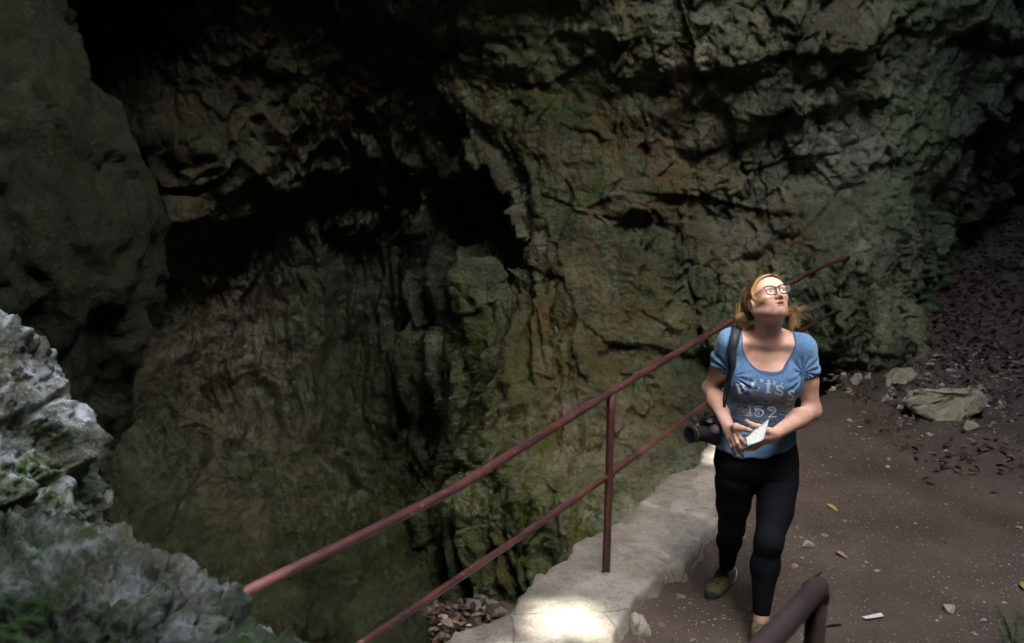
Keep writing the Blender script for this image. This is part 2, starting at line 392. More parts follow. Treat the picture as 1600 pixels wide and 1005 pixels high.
# the opening to the sky
HX, HY, HA, HB = 2.0, 1.4, 2.1, 3.2
cen = P0[q].mean(1)
rad = np.sqrt(((cen[:, 0] - HX) / HA) ** 2 + ((cen[:, 1] - HY) / HB) ** 2)
keep = ~((cen[:, 2] > 4.2) & (rad < 1 + .18 * fbm(cen * .9, 3, 8))) 
below = (Pw[q][:, :, 2].max(1) > -4.4)
q = q[keep & below]
moss = blob(Pw, [(120,330,6.8,1.3,1.0),(170,400,6.9,.9,1.0),(80,250,6.4,1.0,.9),(760,640,8.6,.9,.9),(800,800,7.9,1.1,1.0),(730,560,9.3,.6,.9),(650,780,11,1.6,1.0),(600,600,12.4,1.3,.7),(870,860,7.4,1.0,.8),(820,160,9.0,1.0,.6),(900,560,8.7,.9,.7),(1000,430,8.6,.8,.35),(480,860,10.2,1.4,.8),(770,940,7.0,.8,1.0),(880,420,8.8,.6,.5),(560,800,11,1.6,.9)])
stain = blob(Pw, [(990,240,8.7,.7,1.0),(1050,280,8.7,.5,.9),(1240,340,8.5,.5,.7),(930,560,8.7,.8,.9),(900,420,8.9,.5,.9),(1000,520,8.4,.5,.8),(500,260,11,1.0,.7),(500,100,9,2.2,.7),(300,140,8.8,1.6,.7),(330,480,11.4,1.3,.5),(1340,60,8.2,.6,.5),(900,80,8.8,.8,.6),(1060,160,8.5,.6,.5),(760,170,9.2,.7,.7),(1180,390,8.5,.5,.5),(950,660,8.2,.6,.9),(860,500,8.6,.5,.7),(1100,230,8.6,.5,.6)])
pale = blob(Pw, [(430,640,10.9,1.5,.75),(470,690,10.9,1.2,.6),(200,470,10.5,1.0,.6),(330,300,11,.7,.5),(1290,215,8.6,.35,.8),(1260,235,8.6,.2,.9),(1310,165,8.6,.2,.7),(1200,290,8.5,.2,.6),(850,375,9.3,.35,.7),(810,320,9.4,.25,.6),(1150,355,8.5,.25,.6),(900,690,8.0,.5,.5),(950,740,7.9,.4,.5),(580,500,12.5,.8,.3),(1060,780,7.4,.5,.4),(560,330,12,1.0,.6),(480,420,12.3,1.0,.5),(630,480,12.3,1.1,.5)])  # pale stone, plus last blobs painting missing light into the deep alcove
rockm = rock_material('cave_limestone', [(.026,.034,.022), (.086,.106,.068), (.160,.185,.120), (.29,.30,.205)], moss=(.065,.085,.010), stain=(.11,.055,.022), sc=1.0, bump=.04)
painted_shade = np.clip(sstep(-1.9, -2.7, Pw[:, 0] * 7 / np.maximum(Pw[:, 1], 3)) * sstep(9.5, 8.5, Pw[:, 1]) + .6 * blob(Pw, [(380,60,8.6,1.4,1.0),(560,60,8.8,1.2,1.0),(250,120,8.8,1.2,1.0),(1560,250,10,1.6,.8),(610,560,12,1.1,1.5),(640,700,11.6,1.1,1.3),(560,400,12,1.2,1.2),(250,880,9.6,1.3,1.2),(480,920,9.6,1.3,1.2),(200,640,10.9,.8,.9),(330,760,11,.8,.8)]), 0, 1)  # shade put into the colour: left rock, lip, alcove, pit base, right recess
PwN = None
cave = tag(mesh_obj('cave_wall', Pw, q[:, ::-1], rockm, attrs=dict(painted_shade=painted_shade, moss=moss, stain=stain, pale=pale)), kind='structure')
cave.data.update()

# hillside above the cave: stops daylight leaking in and carries the opening's rim
n_ = 90
gx, gy = np.meshgrid(np.linspace(-26, 26, n_), np.linspace(-24, 28, n_), indexing='ij')
P_ = np.stack([gx.ravel(), gy.ravel(), np.zeros(n_ * n_)], 1)
rh = np.sqrt(((P_[:, 0] - HX) / HA) ** 2 + ((P_[:, 1] - HY) / HB) ** 2)
P_[:, 2] = 9.2 + .5 * fbm(P_ * .25, 4, 3) - 9 * sstep(14, 26, np.hypot(P_[:, 0] - 1, P_[:, 1] - 2))
i_, j_ = np.meshgrid(np.arange(n_ - 1), np.arange(n_ - 1), indexing='ij')
qh = np.stack([i_ * n_ + j_, (i_ + 1) * n_ + j_, (i_ + 1) * n_ + j_ + 1, i_ * n_ + j_ + 1], -1).reshape(-1, 4)
qh = qh[rh[qh].mean(1) > 1.25]
hm = simple('forest_floor', (.07, .06, .035), .9, .2, .4, 2)
tag(mesh_obj('hillside', P_, qh, hm), kind='structure')

# ------------------------------------------------------------------ path, pit floor, litter slope
KERB = [(-1.15, 2.2, .30, .24), (-.62, 3.05, .30, .24), (-.16, 3.75, .30, .25), (.24, 4.37, .23, .25), (.66, 5.02, .25, .25), (1.10, 5.75, .25, .26), (1.62, 6.5, .27, .25), (2.3, 7.35, .3, .25), (2.75, 8.0, .3, .3)]
KC = []
for (x, y, wl, wr) in KERB: KC.append((x, y))
# centreline derived from the left edge: left-edge points plus half a width towards the path
KN = np.array([.838, -.546])
kerb_left = np.array([(-1.36, 2.35), (-.72, 3.1), (-.20, 3.77), (.20, 4.37), (.60, 4.98), (.99, 5.6), (1.28, 6.04), (1.60, 6.50)])
kerb_w = np.array([.55, .52, .50, .42, .44, .44, .40, .32])
def kerb_side(P):
    """signed distance across the kerb: 0 at its left edge, positive towards the path; and distance along"""
    best = np.full(len(P), 1e9); side = np.zeros(len(P)); al = np.zeros(len(P)); L = 0
    for i in range(len(kerb_left) - 1):
        a, b = kerb_left[i], kerb_left[i + 1]; ba = b - a; ln = np.hypot(*ba); pa = P[:, :2] - a
        lo_, hi_ = (0 if i else -9), (1 if i < len(kerb_left) - 2 else 9)
        t = np.clip(pa @ ba / ln ** 2, lo_, hi_); dd = pa - t[:, None] * ba; dist = np.hypot(dd[:, 0], dd[:, 1])
        sg = np.sign(dd[:, 0] * ba[1] - dd[:, 1] * ba[0]); m = dist < best
        best = np.where(m, dist, best); side = np.where(m, dist * sg, side); al = np.where(m, L + t * ln, al); L += ln
    return side, al
def ground_z(P):
    x, y = P[:, 0], P[:, 1]
    slope = np.clip(.20 * (y - 7.9) + .10 * (x - 3.6), 0, 3) * sstep(2.9, 3.9, x)
    slope = slope + .35 * sstep(4.2, 6.5, x) * np.clip(y - 5, 0, 2) * .5
    n = .030 * fbm(np.stack([x, y, x * 0], 1) * 1.1, 4, 31) + .010 * fbm(np.stack([x, y, x * 0], 1) * 7, 3, 37)
    n = n + .050 * sstep(.60, .42, kerb_side(P)[0]) * (y < 7.4)
    rough = .07 * np.clip(slope * 3, 0, 1) * fbm(np.stack([x, y, x * 0], 1) * 3, 4, 41)
    return slope + n + rough
def grid_sheet(name, x0, x1, y0, y1, st, zf, mat, keepf=None, kind='structure'):
    xs = np.arange(x0, x1, st); ys = np.arange(y0, y1, st); X, Y = np.meshgrid(xs, ys, indexing='ij')
    P = np.stack([X.ravel(), Y.ravel(), np.zeros(X.size)], 1); P[:, 2] = zf(P)
    i, j = np.meshgrid(np.arange(len(xs) - 1), np.arange(len(ys) - 1), indexing='ij'); n = len(ys)
    q = np.stack([i * n + j, (i + 1) * n + j, (i + 1) * n + j + 1, i * n + j + 1], -1).reshape(-1, 4)
    if keepf is not None: q = q[keepf(P[q].mean(1))]
    return tag(mesh_obj(name, P, q, mat), kind=kind)
gm = NT('trodden_earth')
f = gm.noise(2.2, 8, .65)
c = gm.ramp(f, [(.3, (.048, .036, .027)), (.5, (.080, .061, .047)), (.72, (.112, .088, .069))])
g1 = gm.voro(130); c = gm.mix(gm.ramp(g1.outputs['Distance'], [(.1, .9), (.34, .0)]), c, gm.mix(g1.outputs['Color'], (.06, .05, .044), (.25, .215, .19)))
g2 = gm.voro(45); sel = gm.math('MULTIPLY', gm.ramp(g2.outputs['Distance'], [(.16, 1.0), (.24, .0)]), gm.ramp(gm.n('ShaderNodeSeparateColor').outputs[0], [(0, 0.0), (1, 0.0)]))
sep = gm.n('ShaderNodeSeparateColor'); gm.l(g2.outputs['Color'], sep.inputs[0])
sel = gm.math('MULTIPLY', gm.ramp(g2.outputs['Distance'], [(.16, 1.0), (.24, .0)]), gm.ramp(sep.outputs[0], [(.45, 0.0), (.5, 1.0)]))
c = gm.mix(sel, c, gm.mix(sep.outputs[1], (.15, .12, .10), (.38, .33, .29)))
dm = gm.noise(.9, 3, .5); c = gm.mix(gm.ramp(dm, [(.52, 0.0), (.66, .55)]), c, (.045, .036, .020))
gm.base(c, .85, .3); gm.bump(gm.math('ADD', gm.noise(60, 6, .7), gm.math('MULTIPLY', sel, 1.0)), .8, .008)
path = grid_sheet('path', -2.2, 9.5, -3.5, 14.5, .045, ground_z, gm.m, lambda c: kerb_side(c)[0] > .12)
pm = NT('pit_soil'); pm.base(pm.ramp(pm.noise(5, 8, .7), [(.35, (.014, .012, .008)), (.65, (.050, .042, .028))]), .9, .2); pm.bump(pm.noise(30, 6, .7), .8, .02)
def pit_z(P):
    x, y = P[:, 0], P[:, 1]
    return -3.1 + .35 * fbm(np.stack([x, y, x * 0], 1) * .6, 4, 61) + 1.35 * np.exp(-(((x + .45) / 1.25) ** 2 + ((y - 7.3) / 1.3) ** 2)) + .06 * fbm(np.stack([x, y, x * 0], 1) * 4, 3, 66) - .10 * np.clip(-1 - x, 0, 5)
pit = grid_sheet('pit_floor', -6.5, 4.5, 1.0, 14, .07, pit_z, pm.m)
# one broad sheet far below everything so that the place stands on ground out to the horizon
bb = [(-150, -150, -4.6), (150, -150, -4.6), (150, 150, -4.6), (-150, 150, -4.6)]
tag(mesh_obj('ground', bb, [(0, 1, 2, 3)], hm, smooth=False), kind='structure')

# ---- the mortared kerb beside the path
def build_kerb():
    L = 9.4; ns, nw = 330, 34
    seg = np.hypot(*np.diff(kerb_left, axis=0).T); cum = np.concatenate([[0], np.cumsum(seg)]); L = cum[-1]
    s = np.linspace(0, L, ns); ex = np.interp(s, cum, kerb_left[:, 0]); ey = np.interp(s, cum, kerb_left[:, 1]); w = np.interp(s, cum, kerb_w)
    tx = np.gradient(ex); ty = np.gradient(ey); ln = np.hypot(tx, ty); nx_, ny_ = ty / ln, -tx / ln
    prof = []                                              # (across 0..1, height, kind)
    for k in range(12): prof.append((-.02 - .16 * (1 - k / 12) , -1.9 + 1.98 * (k / 12), 0))
    for k in range(22): prof.append((k / 21, .155, 1))
    for k in range(1, 8): prof.append((1 + .02 * k, .155 - .24 * k / 7, 2))
    V = []
    for (a, z, kd) in prof:
        e1 = .06 * fbm(np.stack([s * 3.1, s * 0 + 1, s * 0], 1), 4, 71) + .02 * 1.6 * np.floor(3 * vnoise(np.stack([s * 2.3, s * 0, s * 0 + 4], 1), 5)) / 2
        e2 = .075 * fbm(np.stack([s * 2.6, s * 0 + 7, s * 0], 1), 4, 72)
        aa = e1 * (1 - np.clip(a, 0, 1)) + e2 * np.clip(a, 0, 1) + a * w
        zz = np.full(ns, z) + (0 if kd == 0 else -.010 * abs(2 * np.clip(a, 0, 1) - 1) ** 8)
        V.append(np.stack([ex + nx_ * aa, ey + ny_ * aa, zz], 1))
    V = np.stack(V, 1).reshape(-1, 3); m = len(prof)
    nrm = .5 * crag(V, ((.34, .05), (.12, .022)), 81) + .012 * fbm(V * 9, 4, 83)
    topm = np.tile(np.array([1.0 if 0 <= p[0] <= 1 and p[2] == 1 else 0 for p in prof]), ns); edge = np.tile(np.array([abs(2 * np.clip(p[0], 0, 1) - 1) for p in prof]), ns)
    amp = np.where(topm > 0, .12 + .9 * edge ** 5, 1.3)
    V[:, 2] += nrm * amp + .010 * fbm(V * 2, 3, 85)
    side, _ = kerb_side(V); V[:, 0] += np.where(topm > 0, 0, nrm * .9) * KN[0]; V[:, 1] += np.where(topm > 0, 0, nrm * .9) * KN[1]
    i, j = np.meshgrid(np.arange(ns - 1), np.arange(m - 1), indexing='ij')
    q = np.stack([i * m + j, (i + 1) * m + j, (i + 1) * m + j + 1, i * m + j + 1], -1).reshape(-1, 4)
    k = NT('kerb_mortar'); f = k.noise(3.5, 8, .65)
    c = k.ramp(f, [(.3, (.19, .175, .15)), (.5, (.30, .28, .245)), (.7, (.38, .355, .31))])
    c = k.mix(k.ramp(k.noise(11, 9, .72), [(.40, .7), (.52, 0.0)]), c, (.17, .155, .13)); c = k.mix(k.ramp(k.noise(1.6, 5, .6, None, .8), [(.52, 0.0), (.62, .5)]), c, (.17, .19, .13))
    c = k.mix(k.ramp(k.noise(70, 4, .7), [(.30, .7), (.36, 0.0)]), c, (.10, .085, .07))
    c = k.mix(k.ramp(k.noise(45, 6, .8), [(.38, .6), (.5, 0.0), (.62, 0.0)]), c, (.15, .13, .11)); c = k.mix(k.ramp(k.noise(60, 6, .8), [(.56, 0.0), (.66, .5)]), c, (.48, .46, .41))
    ce = k.voro(1.9, 'DISTANCE_TO_EDGE', k.mix(.12, k.tc.outputs['Object'], k.n('ShaderNodeTexNoise').outputs['Color'])); cm_ = k.math('MULTIPLY', k.ramp(ce.outputs['Distance'], [(.0, .8), (.010, 0.0)]), k.ramp(k.noise(2.6, 3), [(.46, 0.0), (.56, 1.0)])); c = k.mix(cm_, c, (.07, .06, .05))
    k.base(c, .85, .25); k.bump(k.math('ADD', k.noise(14, 9, .62), k.math('MULTIPLY', k.noise(120, 5, .75), .8)), .75, .008)
    o = mesh_obj('path_kerb', V, q[:, ::-1], k.m)
    tag(o, 'pale mortared stone kerb running along the pit edge under the red railing', 'kerb'); return o
kerb = build_kerb()
# ------------------------------------------------------------------ tubes
def tube(path, r, n=14, caps=True, smoothn=0, rad=None):
    P = [Vector(p) for p in path]
    if smoothn:
        Q = []
        for i in range(len(P) - 1):
            p0, p1, p2, p3 = P[max(i - 1, 0)], P[i], P[i + 1], P[min(i + 2, len(P) - 1)]
            for k in range(smoothn):
                t = k / smoothn
                Q.append(.5 * ((2 * p1) + (p2 - p0) * t + (2 * p0 - 5 * p1 + 4 * p2 - p3) * t * t + (3 * p1 - p0 - 3 * p2 + p3) * t ** 3))
        P = Q + [P[-1]]
    V, F = [], []; up = None
    for i, p in enumerate(P):
        d = (P[min(i + 1, len(P) - 1)] - P[max(i - 1, 0)]).normalized()
        if up is None: up = (Vector((0, 0, 1)) if abs(d.z) < .9 else Vector((1, 0, 0)))
        up = (up - d * up.dot(d)).normalized(); s = d.cross(up)
        rr_ = rad[min(i * len(rad) // len(P), len(rad) - 1)] if rad else (r(i / (len(P) - 1)) if callable(r) else r)
        for k in range(n):
            a = 2 * math.pi * k / n; V.append(p + (up * math.cos(a) + s * math.sin(a)) * rr_)
    for i in range(len(P) - 1):
        for k in range(n):
            F.append((i * n + k, i * n + (k + 1) % n, (i + 1) * n + (k + 1) % n, (i + 1) * n + k))
    if caps:
        F.append(tuple(range(n))[::-1]); F.append(tuple(range((len(P) - 1) * n, len(P) * n)))
    return V, F
def join(*vf):
    V, F = [], []
    for v, f in vf:
        o = len(V); V += [Vector(p) for p in v]; F += [tuple(i + o for i in g) for g in f]
    return V, F

rust = NT('red_oxide_paint')
rc = rust.ramp(rust.noise(7, 7, .7), [(.35, (.036, .016, .019)), (.55, (.075, .028, .030)), (.7, (.10, .036, .032))])
rc = rust.mix(rust.ramp(rust.noise(4.5, 8, .72, None, .5), [(.50, 0.0), (.60, .75)]), rc, (.115, .042, .026)); rc = rust.mix(rust.ramp(rust.noise(38, 6, .75), [(.60, 0.0), (.66, .8)]), rc, (.30, .22, .22))
rc = rust.mix(rust.ramp(rust.noise(22, 7, .75), [(.33, .9), (.40, 0.0)]), rc, (.045, .018, .012))
rust.base(rc, .42, .5); rust.bump(rust.noise(60, 6, .7), .6, .003)
dark_rust = NT('worn_brown_paint'); dc = dark_rust.ramp(dark_rust.noise(6, 6, .7), [(.3, (.034, .020, .018)), (.7, (.075, .045, .038))]); dark_rust.base(dc, .5, .4); dark_rust.bump(dark_rust.noise(60, 5), .4, .002)

rz = 1.076; lz = .655
top = [(-.93, 2.31, rz), (-.79, 2.50, rz), (-.252, 3.20, rz), (-.10, 3.44, rz), (.457, 4.37, rz), (1.35, 5.81, rz), (1.98, 6.87, rz), (2.30, 7.35, rz), (2.50, 7.60, rz + .01), (2.66, 7.76, rz + .012)]
lowr = [(-.94, 2.33, lz), (-.50, 2.965, lz), (.440, 4.365, lz), (1.32, 5.78, lz), (1.95, 6.82, lz), (2.25, 7.28, lz), (2.60, 7.76, lz)]
rail = empty('railing', (.457, 4.37, .14), 'long red painted pipe railing standing on the stone kerb above the pit', 'railing')
v, f = tube(top, .0172, 16, True, 6); mesh_obj('top_rail', v, f, rust.m, rail)
v, f = tube(lowr, .0142, 16, True, 6); mesh_obj('lower_rail', v, f, rust.m, rail)
for i, (x, y, lean) in enumerate([(.457, 4.37, .0), (1.60, 6.23, 0), (-.86, 2.40, 0)]):
    v, f = tube([(x - .004, y, .10 if i < 2 else -.1), (x, y, .60), (x, y, rz - .004)], .0195, 18, True, 3); po = mesh_obj('post', v, f, rust.m, rail)
    if i < 2:
        cl = []
        for k in range(22):
            a = 2 * math.pi * k / 22; rr_ = .030 + .008 * math.sin(3 * a + i) + random.uniform(-.003, .003); cl.append((x - .004 + rr_ * math.cos(a), y + rr_ * math.sin(a), .148)); 
        cl2 = [(x - .004 + (c_[0] - x + .004) * .72, y + (c_[1] - y) * .72, .172) for c_ in cl]
        mesh_obj('footing', cl + cl2, [(k, (k + 1) % 22, 22 + (k + 1) % 22, 22 + k) for k in range(22)] + [tuple(range(22, 44))], kerb.data.materials[0], po)
        v, f = tube([(x - .021, y - .012, lz - .004), (x - .002, y + .006, lz + .002), (x + .018, y + .02, lz + .004)], .0185, 12, True, 3); mesh_obj('weld', v, f, rust.m, po)

A0 = Vector((.470, 1.395, 1.722))
fr = empty('stair_handrail', (.473, 1.40, 0), 'blurred dark brown handrail end with its post close to the camera', 'handrail')
v, f = tube([A0 + Vector((-.9, -1.45, .30)), A0 + Vector((-.4, -.64, .120)), A0 + Vector((-.03, -.052, .014)), A0 + Vector((-.009, -.012, .006)), A0 + Vector((.006, .008, -.006)), A0 + Vector((.010, .013, -.022))], .0175, 16, True, 5); mesh_obj('rail', v, f, dark_rust.m, fr)
v, f = tube([(A0.x + .006, A0.y + .008, -.05), (A0.x + .008, A0.y + .010, .9), (A0.x + .008, A0.y + .011, A0.z - .012)], .0165, 16, True, 3); mesh_obj('post', v, f, dark_rust.m, fr)

# ------------------------------------------------------------------ rock outcrops in front, lower left
def field_of(spheres, k=.12):
    C = np.array([s[:3] for s in spheres]); Rr = np.array([s[3] for s in spheres])
    def f(P, c, r):
        near = np.linalg.norm(C - c, axis=1) - Rr < r * 2.5 + .25
        if not near.any(): near[np.argmin(np.linalg.norm(C - c, axis=1) - Rr)] = True
        d = np.full(len(P), 9.0)
        for i in np.nonzero(near)[0]: d = smin(d, np.linalg.norm(P - C[i], axis=1) - Rr[i], k)
        return d
    return f
def outcrop(name, label, sph, mat, seed, h=.0095, amp=1.0, masks=None):
    C = np.array([s[:3] for s in sph]); Rr = np.array([s[3] for s in sph])[:, None]
    lo = (C - Rr).min(0) - .12; hi = (C + Rr).max(0) + .12; lo[1] = max(lo[1], .7)
    V, F = sample_field(field_of(sph), lo, hi, h)
    N = vnormals(V, F)
    d = crag(V, ((.42, .035), (.17, .060), (.070, .032), (.03, .015)), seed, warp=.3, crack=.45) * amp + .03 * fbm(V * 4, 5, seed + 9, ridge=True) * amp + .008 * fbm(V * 40, 3, seed + 3)
    V = V + N * d[:, None]; N = vnormals(V, F)
    up = sstep(-.2, .6, N[:, 2]); ms = masks(V, up)
    o = mesh_obj(name, V, F, mat, attrs=ms); return tag(o, label, 'rock')
orock = rock_material('grey_limestone', [(.022, .027, .024), (.085, .10, .085), (.16, .185, .16), (.30, .33, .31)], moss=(.035, .070, .008), stain=(.085, .042, .03), pale=(.50, .56, .60), sc=3.2, bump=.012, rough=.7)
def S(u, v, y, r, dx=0, dz=0):
    p = at(u, v, y); return (p.x + dx, p.y, p.z + dz, r)
tall = [S(-45, 545, 2.9, .10), S(-10, 585, 2.88, .11), S(25, 645, 2.85, .10), S(45, 700, 2.85, .10), S(62, 760, 2.85, .13), S(65, 820, 2.85, .14), S(75, 880, 2.9, .14),
        S(-90, 640, 2.8, .20), S(-60, 740, 2.7, .24), S(-30, 850, 2.6, .24), S(20, 940, 2.6, .22), S(-200, 620, 2.9, .35), S(-180, 800, 2.7, .40), S(-120, 980, 2.6, .4), S(60, 1000, 2.8, .25), S(-330, 520, 2.9, .45), S(-330, 900, 2.6, .5), S(-100, 1250, 2.6, .5), S(60, 1250, 2.7, .4)]
fpal = lambda V, up: dict(moss=np.clip(.35 * up + .9 * np.exp(-((V - np.array(at(70, 850, 2.5))) ** 2).sum(1) / .09) + .9 * np.exp(-((V - np.array(at(40, 730, 2.55))) ** 2).sum(1) / .03) + .25 * (V[:, 2] < 1.1), 0, 1) * sstep(-.1, .25, fbm(V * 4, 3, 5)),
                          pale=np.clip(.9 * up * sstep(-.25, .15, fbm(V * 7, 3, 8)), 0, 1), stain=.35 * sstep(.2, .4, fbm(V * 3, 3, 12)))
o1 = outcrop('rock_outcrop', 'tall blue-grey lichened rock face with green moss at the left edge', tall, orock, 201, masks=fpal)
lowp = [S(125, 945, 2.15, .10), S(185, 930, 2.15, .085), S(235, 945, 2.12, .075), S(272, 965, 2.1, .07), S(305, 1000, 2.05, .06), S(340, 1030, 2.0, .055), S(385, 1065, 1.95, .05), S(445, 1082, 1.95, .05), S(490, 1092, 1.95, .045),
        S(80, 960, 2.0, .15), S(200, 985, 2.0, .16), S(255, 1040, 1.95, .12), S(0, 1000, 1.9, .2), S(120, 1060, 1.85, .22), S(230, 1100, 1.85, .18), S(350, 1150, 1.85, .13), S(430, 1180, 1.9, .12), S(0, 1150, 1.8, .3), S(250, 1250, 1.9, .35), S(450, 1300, 1.95, .3), S(-150, 1100, 1.9, .35), S(100, 1450, 2.0, .5), S(400, 1500, 2.1, .45), S(-200, 1500, 2, .5)]
lowp = [(q_[0] * 1.12, q_[1] * 1.12, CAMZ + (q_[2] - CAMZ) * 1.12, q_[3] * 1.12) for q_ in lowp]
orock2 = rock_material('mossy_limestone', [(.007, .010, .007), (.036, .045, .034), (.12, .14, .115), (.29, .325, .28)], moss=(.018, .045, .004), stain=(.05, .034, .022), pale=(.24, .28, .275), sc=1.6, bump=.03, rough=.75)
o2 = outcrop('rock_outcrop', 'low knobbly grey-green rock with dark moss in the bottom left corner', lowp, orock2, 309, h=.0078, amp=.85,
    masks=lambda V, up: dict(moss=np.clip(1.0 * up, 0, 1) * sstep(-.05, .12, fbm(V * 5, 3, 6)), pale=.85 * up * sstep(-.05, .2, fbm(V * 9, 3, 9)), stain=.35 * sstep(.28, .36, fbm(V * 3.3, 3, 13))))

# the dark overhanging mass in front of the alcove, upper left
bs = [S(-165, -30, 6.0, .62), S(-75, 120, 6.0, .60), S(10, 225, 6.0, .56), S(58, 305, 6.05, .54), S(52, 385, 6.1, .55), S(20, 470, 6.1, .58), S(-10, 560, 6.1, .60), S(-40, 650, 6.1, .60), S(-55, 760, 6.1, .62), S(-60, 900, 6.1, .65), S(-60, 1060, 6.1, .7),
      S(-270, -200, 6.0, .80), S(-330, -20, 5.7, 1.0), S(-260, 230, 5.6, .95), S(-270, 480, 5.6, 1.0), S(-330, 760, 5.6, 1.1), S(-330, 1050, 5.6, 1.1), S(-420, -350, 5.8, 1.1), S(-620, 100, 5.4, 1.1), S(-620, 500, 5.4, 1.2)]
C_ = np.array([q_[:3] for q_ in bs]); R_ = np.array([q_[3] for q_ in bs])[:, None]
V, F = sample_field(field_of(bs, .45), (C_ - R_).min(0) - .2, (C_ + R_).max(0) + .2, .030)
N = vnormals(V, F); sv = V * np.array([1, 1, .45])
V = V + N * (.19 * fbm(V * 1.1, 5, 401) + .12 * fbm(sv * 2.4, 5, 402, ridge=True) + .7 * crag(V, ((.5, .12), (.2, .06), (.09, .03)), 403, crack=.1) + .02 * fbm(V * 9, 4, 404, ridge=True))[:, None]; V = relax(V, F, 1, .3)
lit = np.exp(-((V - np.array(at(10, 300, 5.6))) ** 2).sum(1) / .045) + .5 * np.exp(-((V - np.array(at(-10, 430, 5.6))) ** 2).sum(1) / .05)  # sunlit patches painted on as paler rock colour
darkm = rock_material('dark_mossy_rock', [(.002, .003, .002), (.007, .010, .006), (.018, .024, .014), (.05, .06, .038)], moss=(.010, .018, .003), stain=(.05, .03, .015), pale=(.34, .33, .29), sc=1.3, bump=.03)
tag(mesh_obj('rock_buttress', V, F, darkm, attrs=dict(moss=np.full(len(V), .75) * (1 - np.clip(lit, 0, 1)), painted_shade=np.zeros(len(V)), stain=np.full(len(V), .1), pale=np.clip(lit, 0, 1))), 'huge dark mossy overhanging rock mass filling the upper left of the cave', 'rock')
# ------------------------------------------------------------------ loose rocks
def hull_rock(name, pts, mat, label=None, cat='rock', seed=1, sub=4, amp=.02, scale=.2, group=None, bev=.0):
    bm = bmesh.new()
    for p in pts: bm.verts.new(p)
    bmesh.ops.convex_hull(bm, input=bm.verts[:]); loose = [v_ for v_ in bm.verts if not v_.link_faces]; bmesh.ops.delete(bm, geom=loose, context='VERTS')
    bmesh.ops.triangulate(bm, faces=bm.faces[:])
    if bev: bmesh.ops.bevel(bm, geom=bm.edges[:], offset=bev, segments=2, affect='EDGES', clamp_overlap=True); bmesh.ops.triangulate(bm, faces=bm.faces[:])
    bmesh.ops.subdivide_edges(bm, edges=bm.edges[:], cuts=sub, use_grid_fill=True); bmesh.ops.triangulate(bm, faces=bm.faces[:])
    bmesh.ops.smooth_vert(bm, verts=bm.verts[:], factor=.25, use_axis_x=True, use_axis_y=True, use_axis_z=True)
    V = np.array([v_.co[:] for v_ in bm.verts]); F = np.array([[v_.index for v_ in f_.verts] for f_ in bm.faces]) if not bm.verts.index_update() else None
    bm.free()
    c0 = V.mean(0); N = vnormals(V, F)
    if ((V - c0) * N).sum() < 0: N = -N; F = F[:, ::-1]
    d = crag(V, ((scale, amp), (scale * .4, amp * .5), (scale * .15, amp * .2)), seed) + amp * .3 * fbm(V / scale * 3, 4, seed)
    V = V + N * d[:, None]
    zero = np.zeros(len(V))
    base = V[:, 0].min(), V[:, 1].min(), V[:, 2].min()
    org_ = np.array([V[:, 0].mean(), V[:, 1].mean(), V[:, 2].min()])
    o = mesh_obj(name, V - org_, F, mat, attrs=dict(moss=zero + .15, stain=zero + .25, pale=zero + .3)); o.location = org_
    tag(o, label, cat, group); return o
brock = rock_material('boulder_stone', [(.17, .17, .12), (.28, .28, .205), (.39, .385, .29), (.50, .48, .38)], moss=(.09, .11, .03), stain=(.2, .14, .08), pale=(.45, .42, .34), sc=4, bump=.008)
def cloud(pts, y0, y1, sh=.85):
    """points of a measured outline at two depths"""
    out = []; c = np.mean([p for p in pts], axis=0)
    for (u, v) in pts: out.append(at(u, v, y0))
    for (u, v) in pts: out.append(at(c[0] + (u - c[0]) * sh, c[1] + (v - c[1]) * sh - 6, y1))
    return out
def gz(x, y): return float(ground_z(np.array([[x, y, 0.0]]))[0])
big = cloud([(1408, 627), (1424, 612), (1475, 610), (1532, 611), (1547, 624), (1540, 640), (1522, 650), (1502, 661), (1480, 671), (1455, 658), (1428, 645)], 6.98, 7.45, .86)
hull_rock('boulder', big, brock, 'large pale flat-topped boulder with a pointed left end lying on the path', 'boulder', 5, 9, .022, .25)
stones = [  # u, v(base), width px, height px, label
    (1414, 600, 56, 26, 'dark rounded stone behind the large pale boulder'), (1520, 675, 34, 18, 'flat grey stone lying under the right end of the large boulder'),
    (1341, 603, 24, 22, 'grey rounded stone at the foot of the cave wall left of the dark rounded stone'), (1390, 604, 14, 16, 'small upright white stone touching the dark rounded stone'),
    (1424, 618, 14, 14, 'small grey stone at the back of the pointed boulder tip'), (1303, 613, 15, 10, 'flat grey pebble beside the woman elbow on the ground'),
    (1327, 614, 13, 9, 'small pale stone below the grey rounded stone'), (1386, 630, 18, 13, 'triangular light stone left of the pointed boulder tip'),
    (1329, 659, 12, 6, 'small flat pale stone on the bare path right of the woman arm'), (1484, 959, 36, 13, 'flat white stone on the path near the bottom right'),
    (1264, 857, 22, 13, 'pale angular stone on the path beside the woman knee'), (1470, 967, 8, 7, 'tiny white pebble below the flat white stone'),
    (1458, 568, 16, 11, 'small tan stone in the leaf litter behind the boulder'), (1357, 592, 12, 12, 'pale stone chip right of the grey rounded stone'), (1408, 640, 14, 9, 'small buff stone just left of the large boulder'),
    (1318, 590, 16, 10, 'small pale stone close to the wall foot'), (1307, 578, 12, 9, 'white stone chip against the wall foot behind the woman shoulder')]
pstone = rock_material('pale_stone', [(.20, .19, .17), (.32, .31, .28), (.42, .41, .37), (.52, .50, .46)], sc=9, bump=.004)
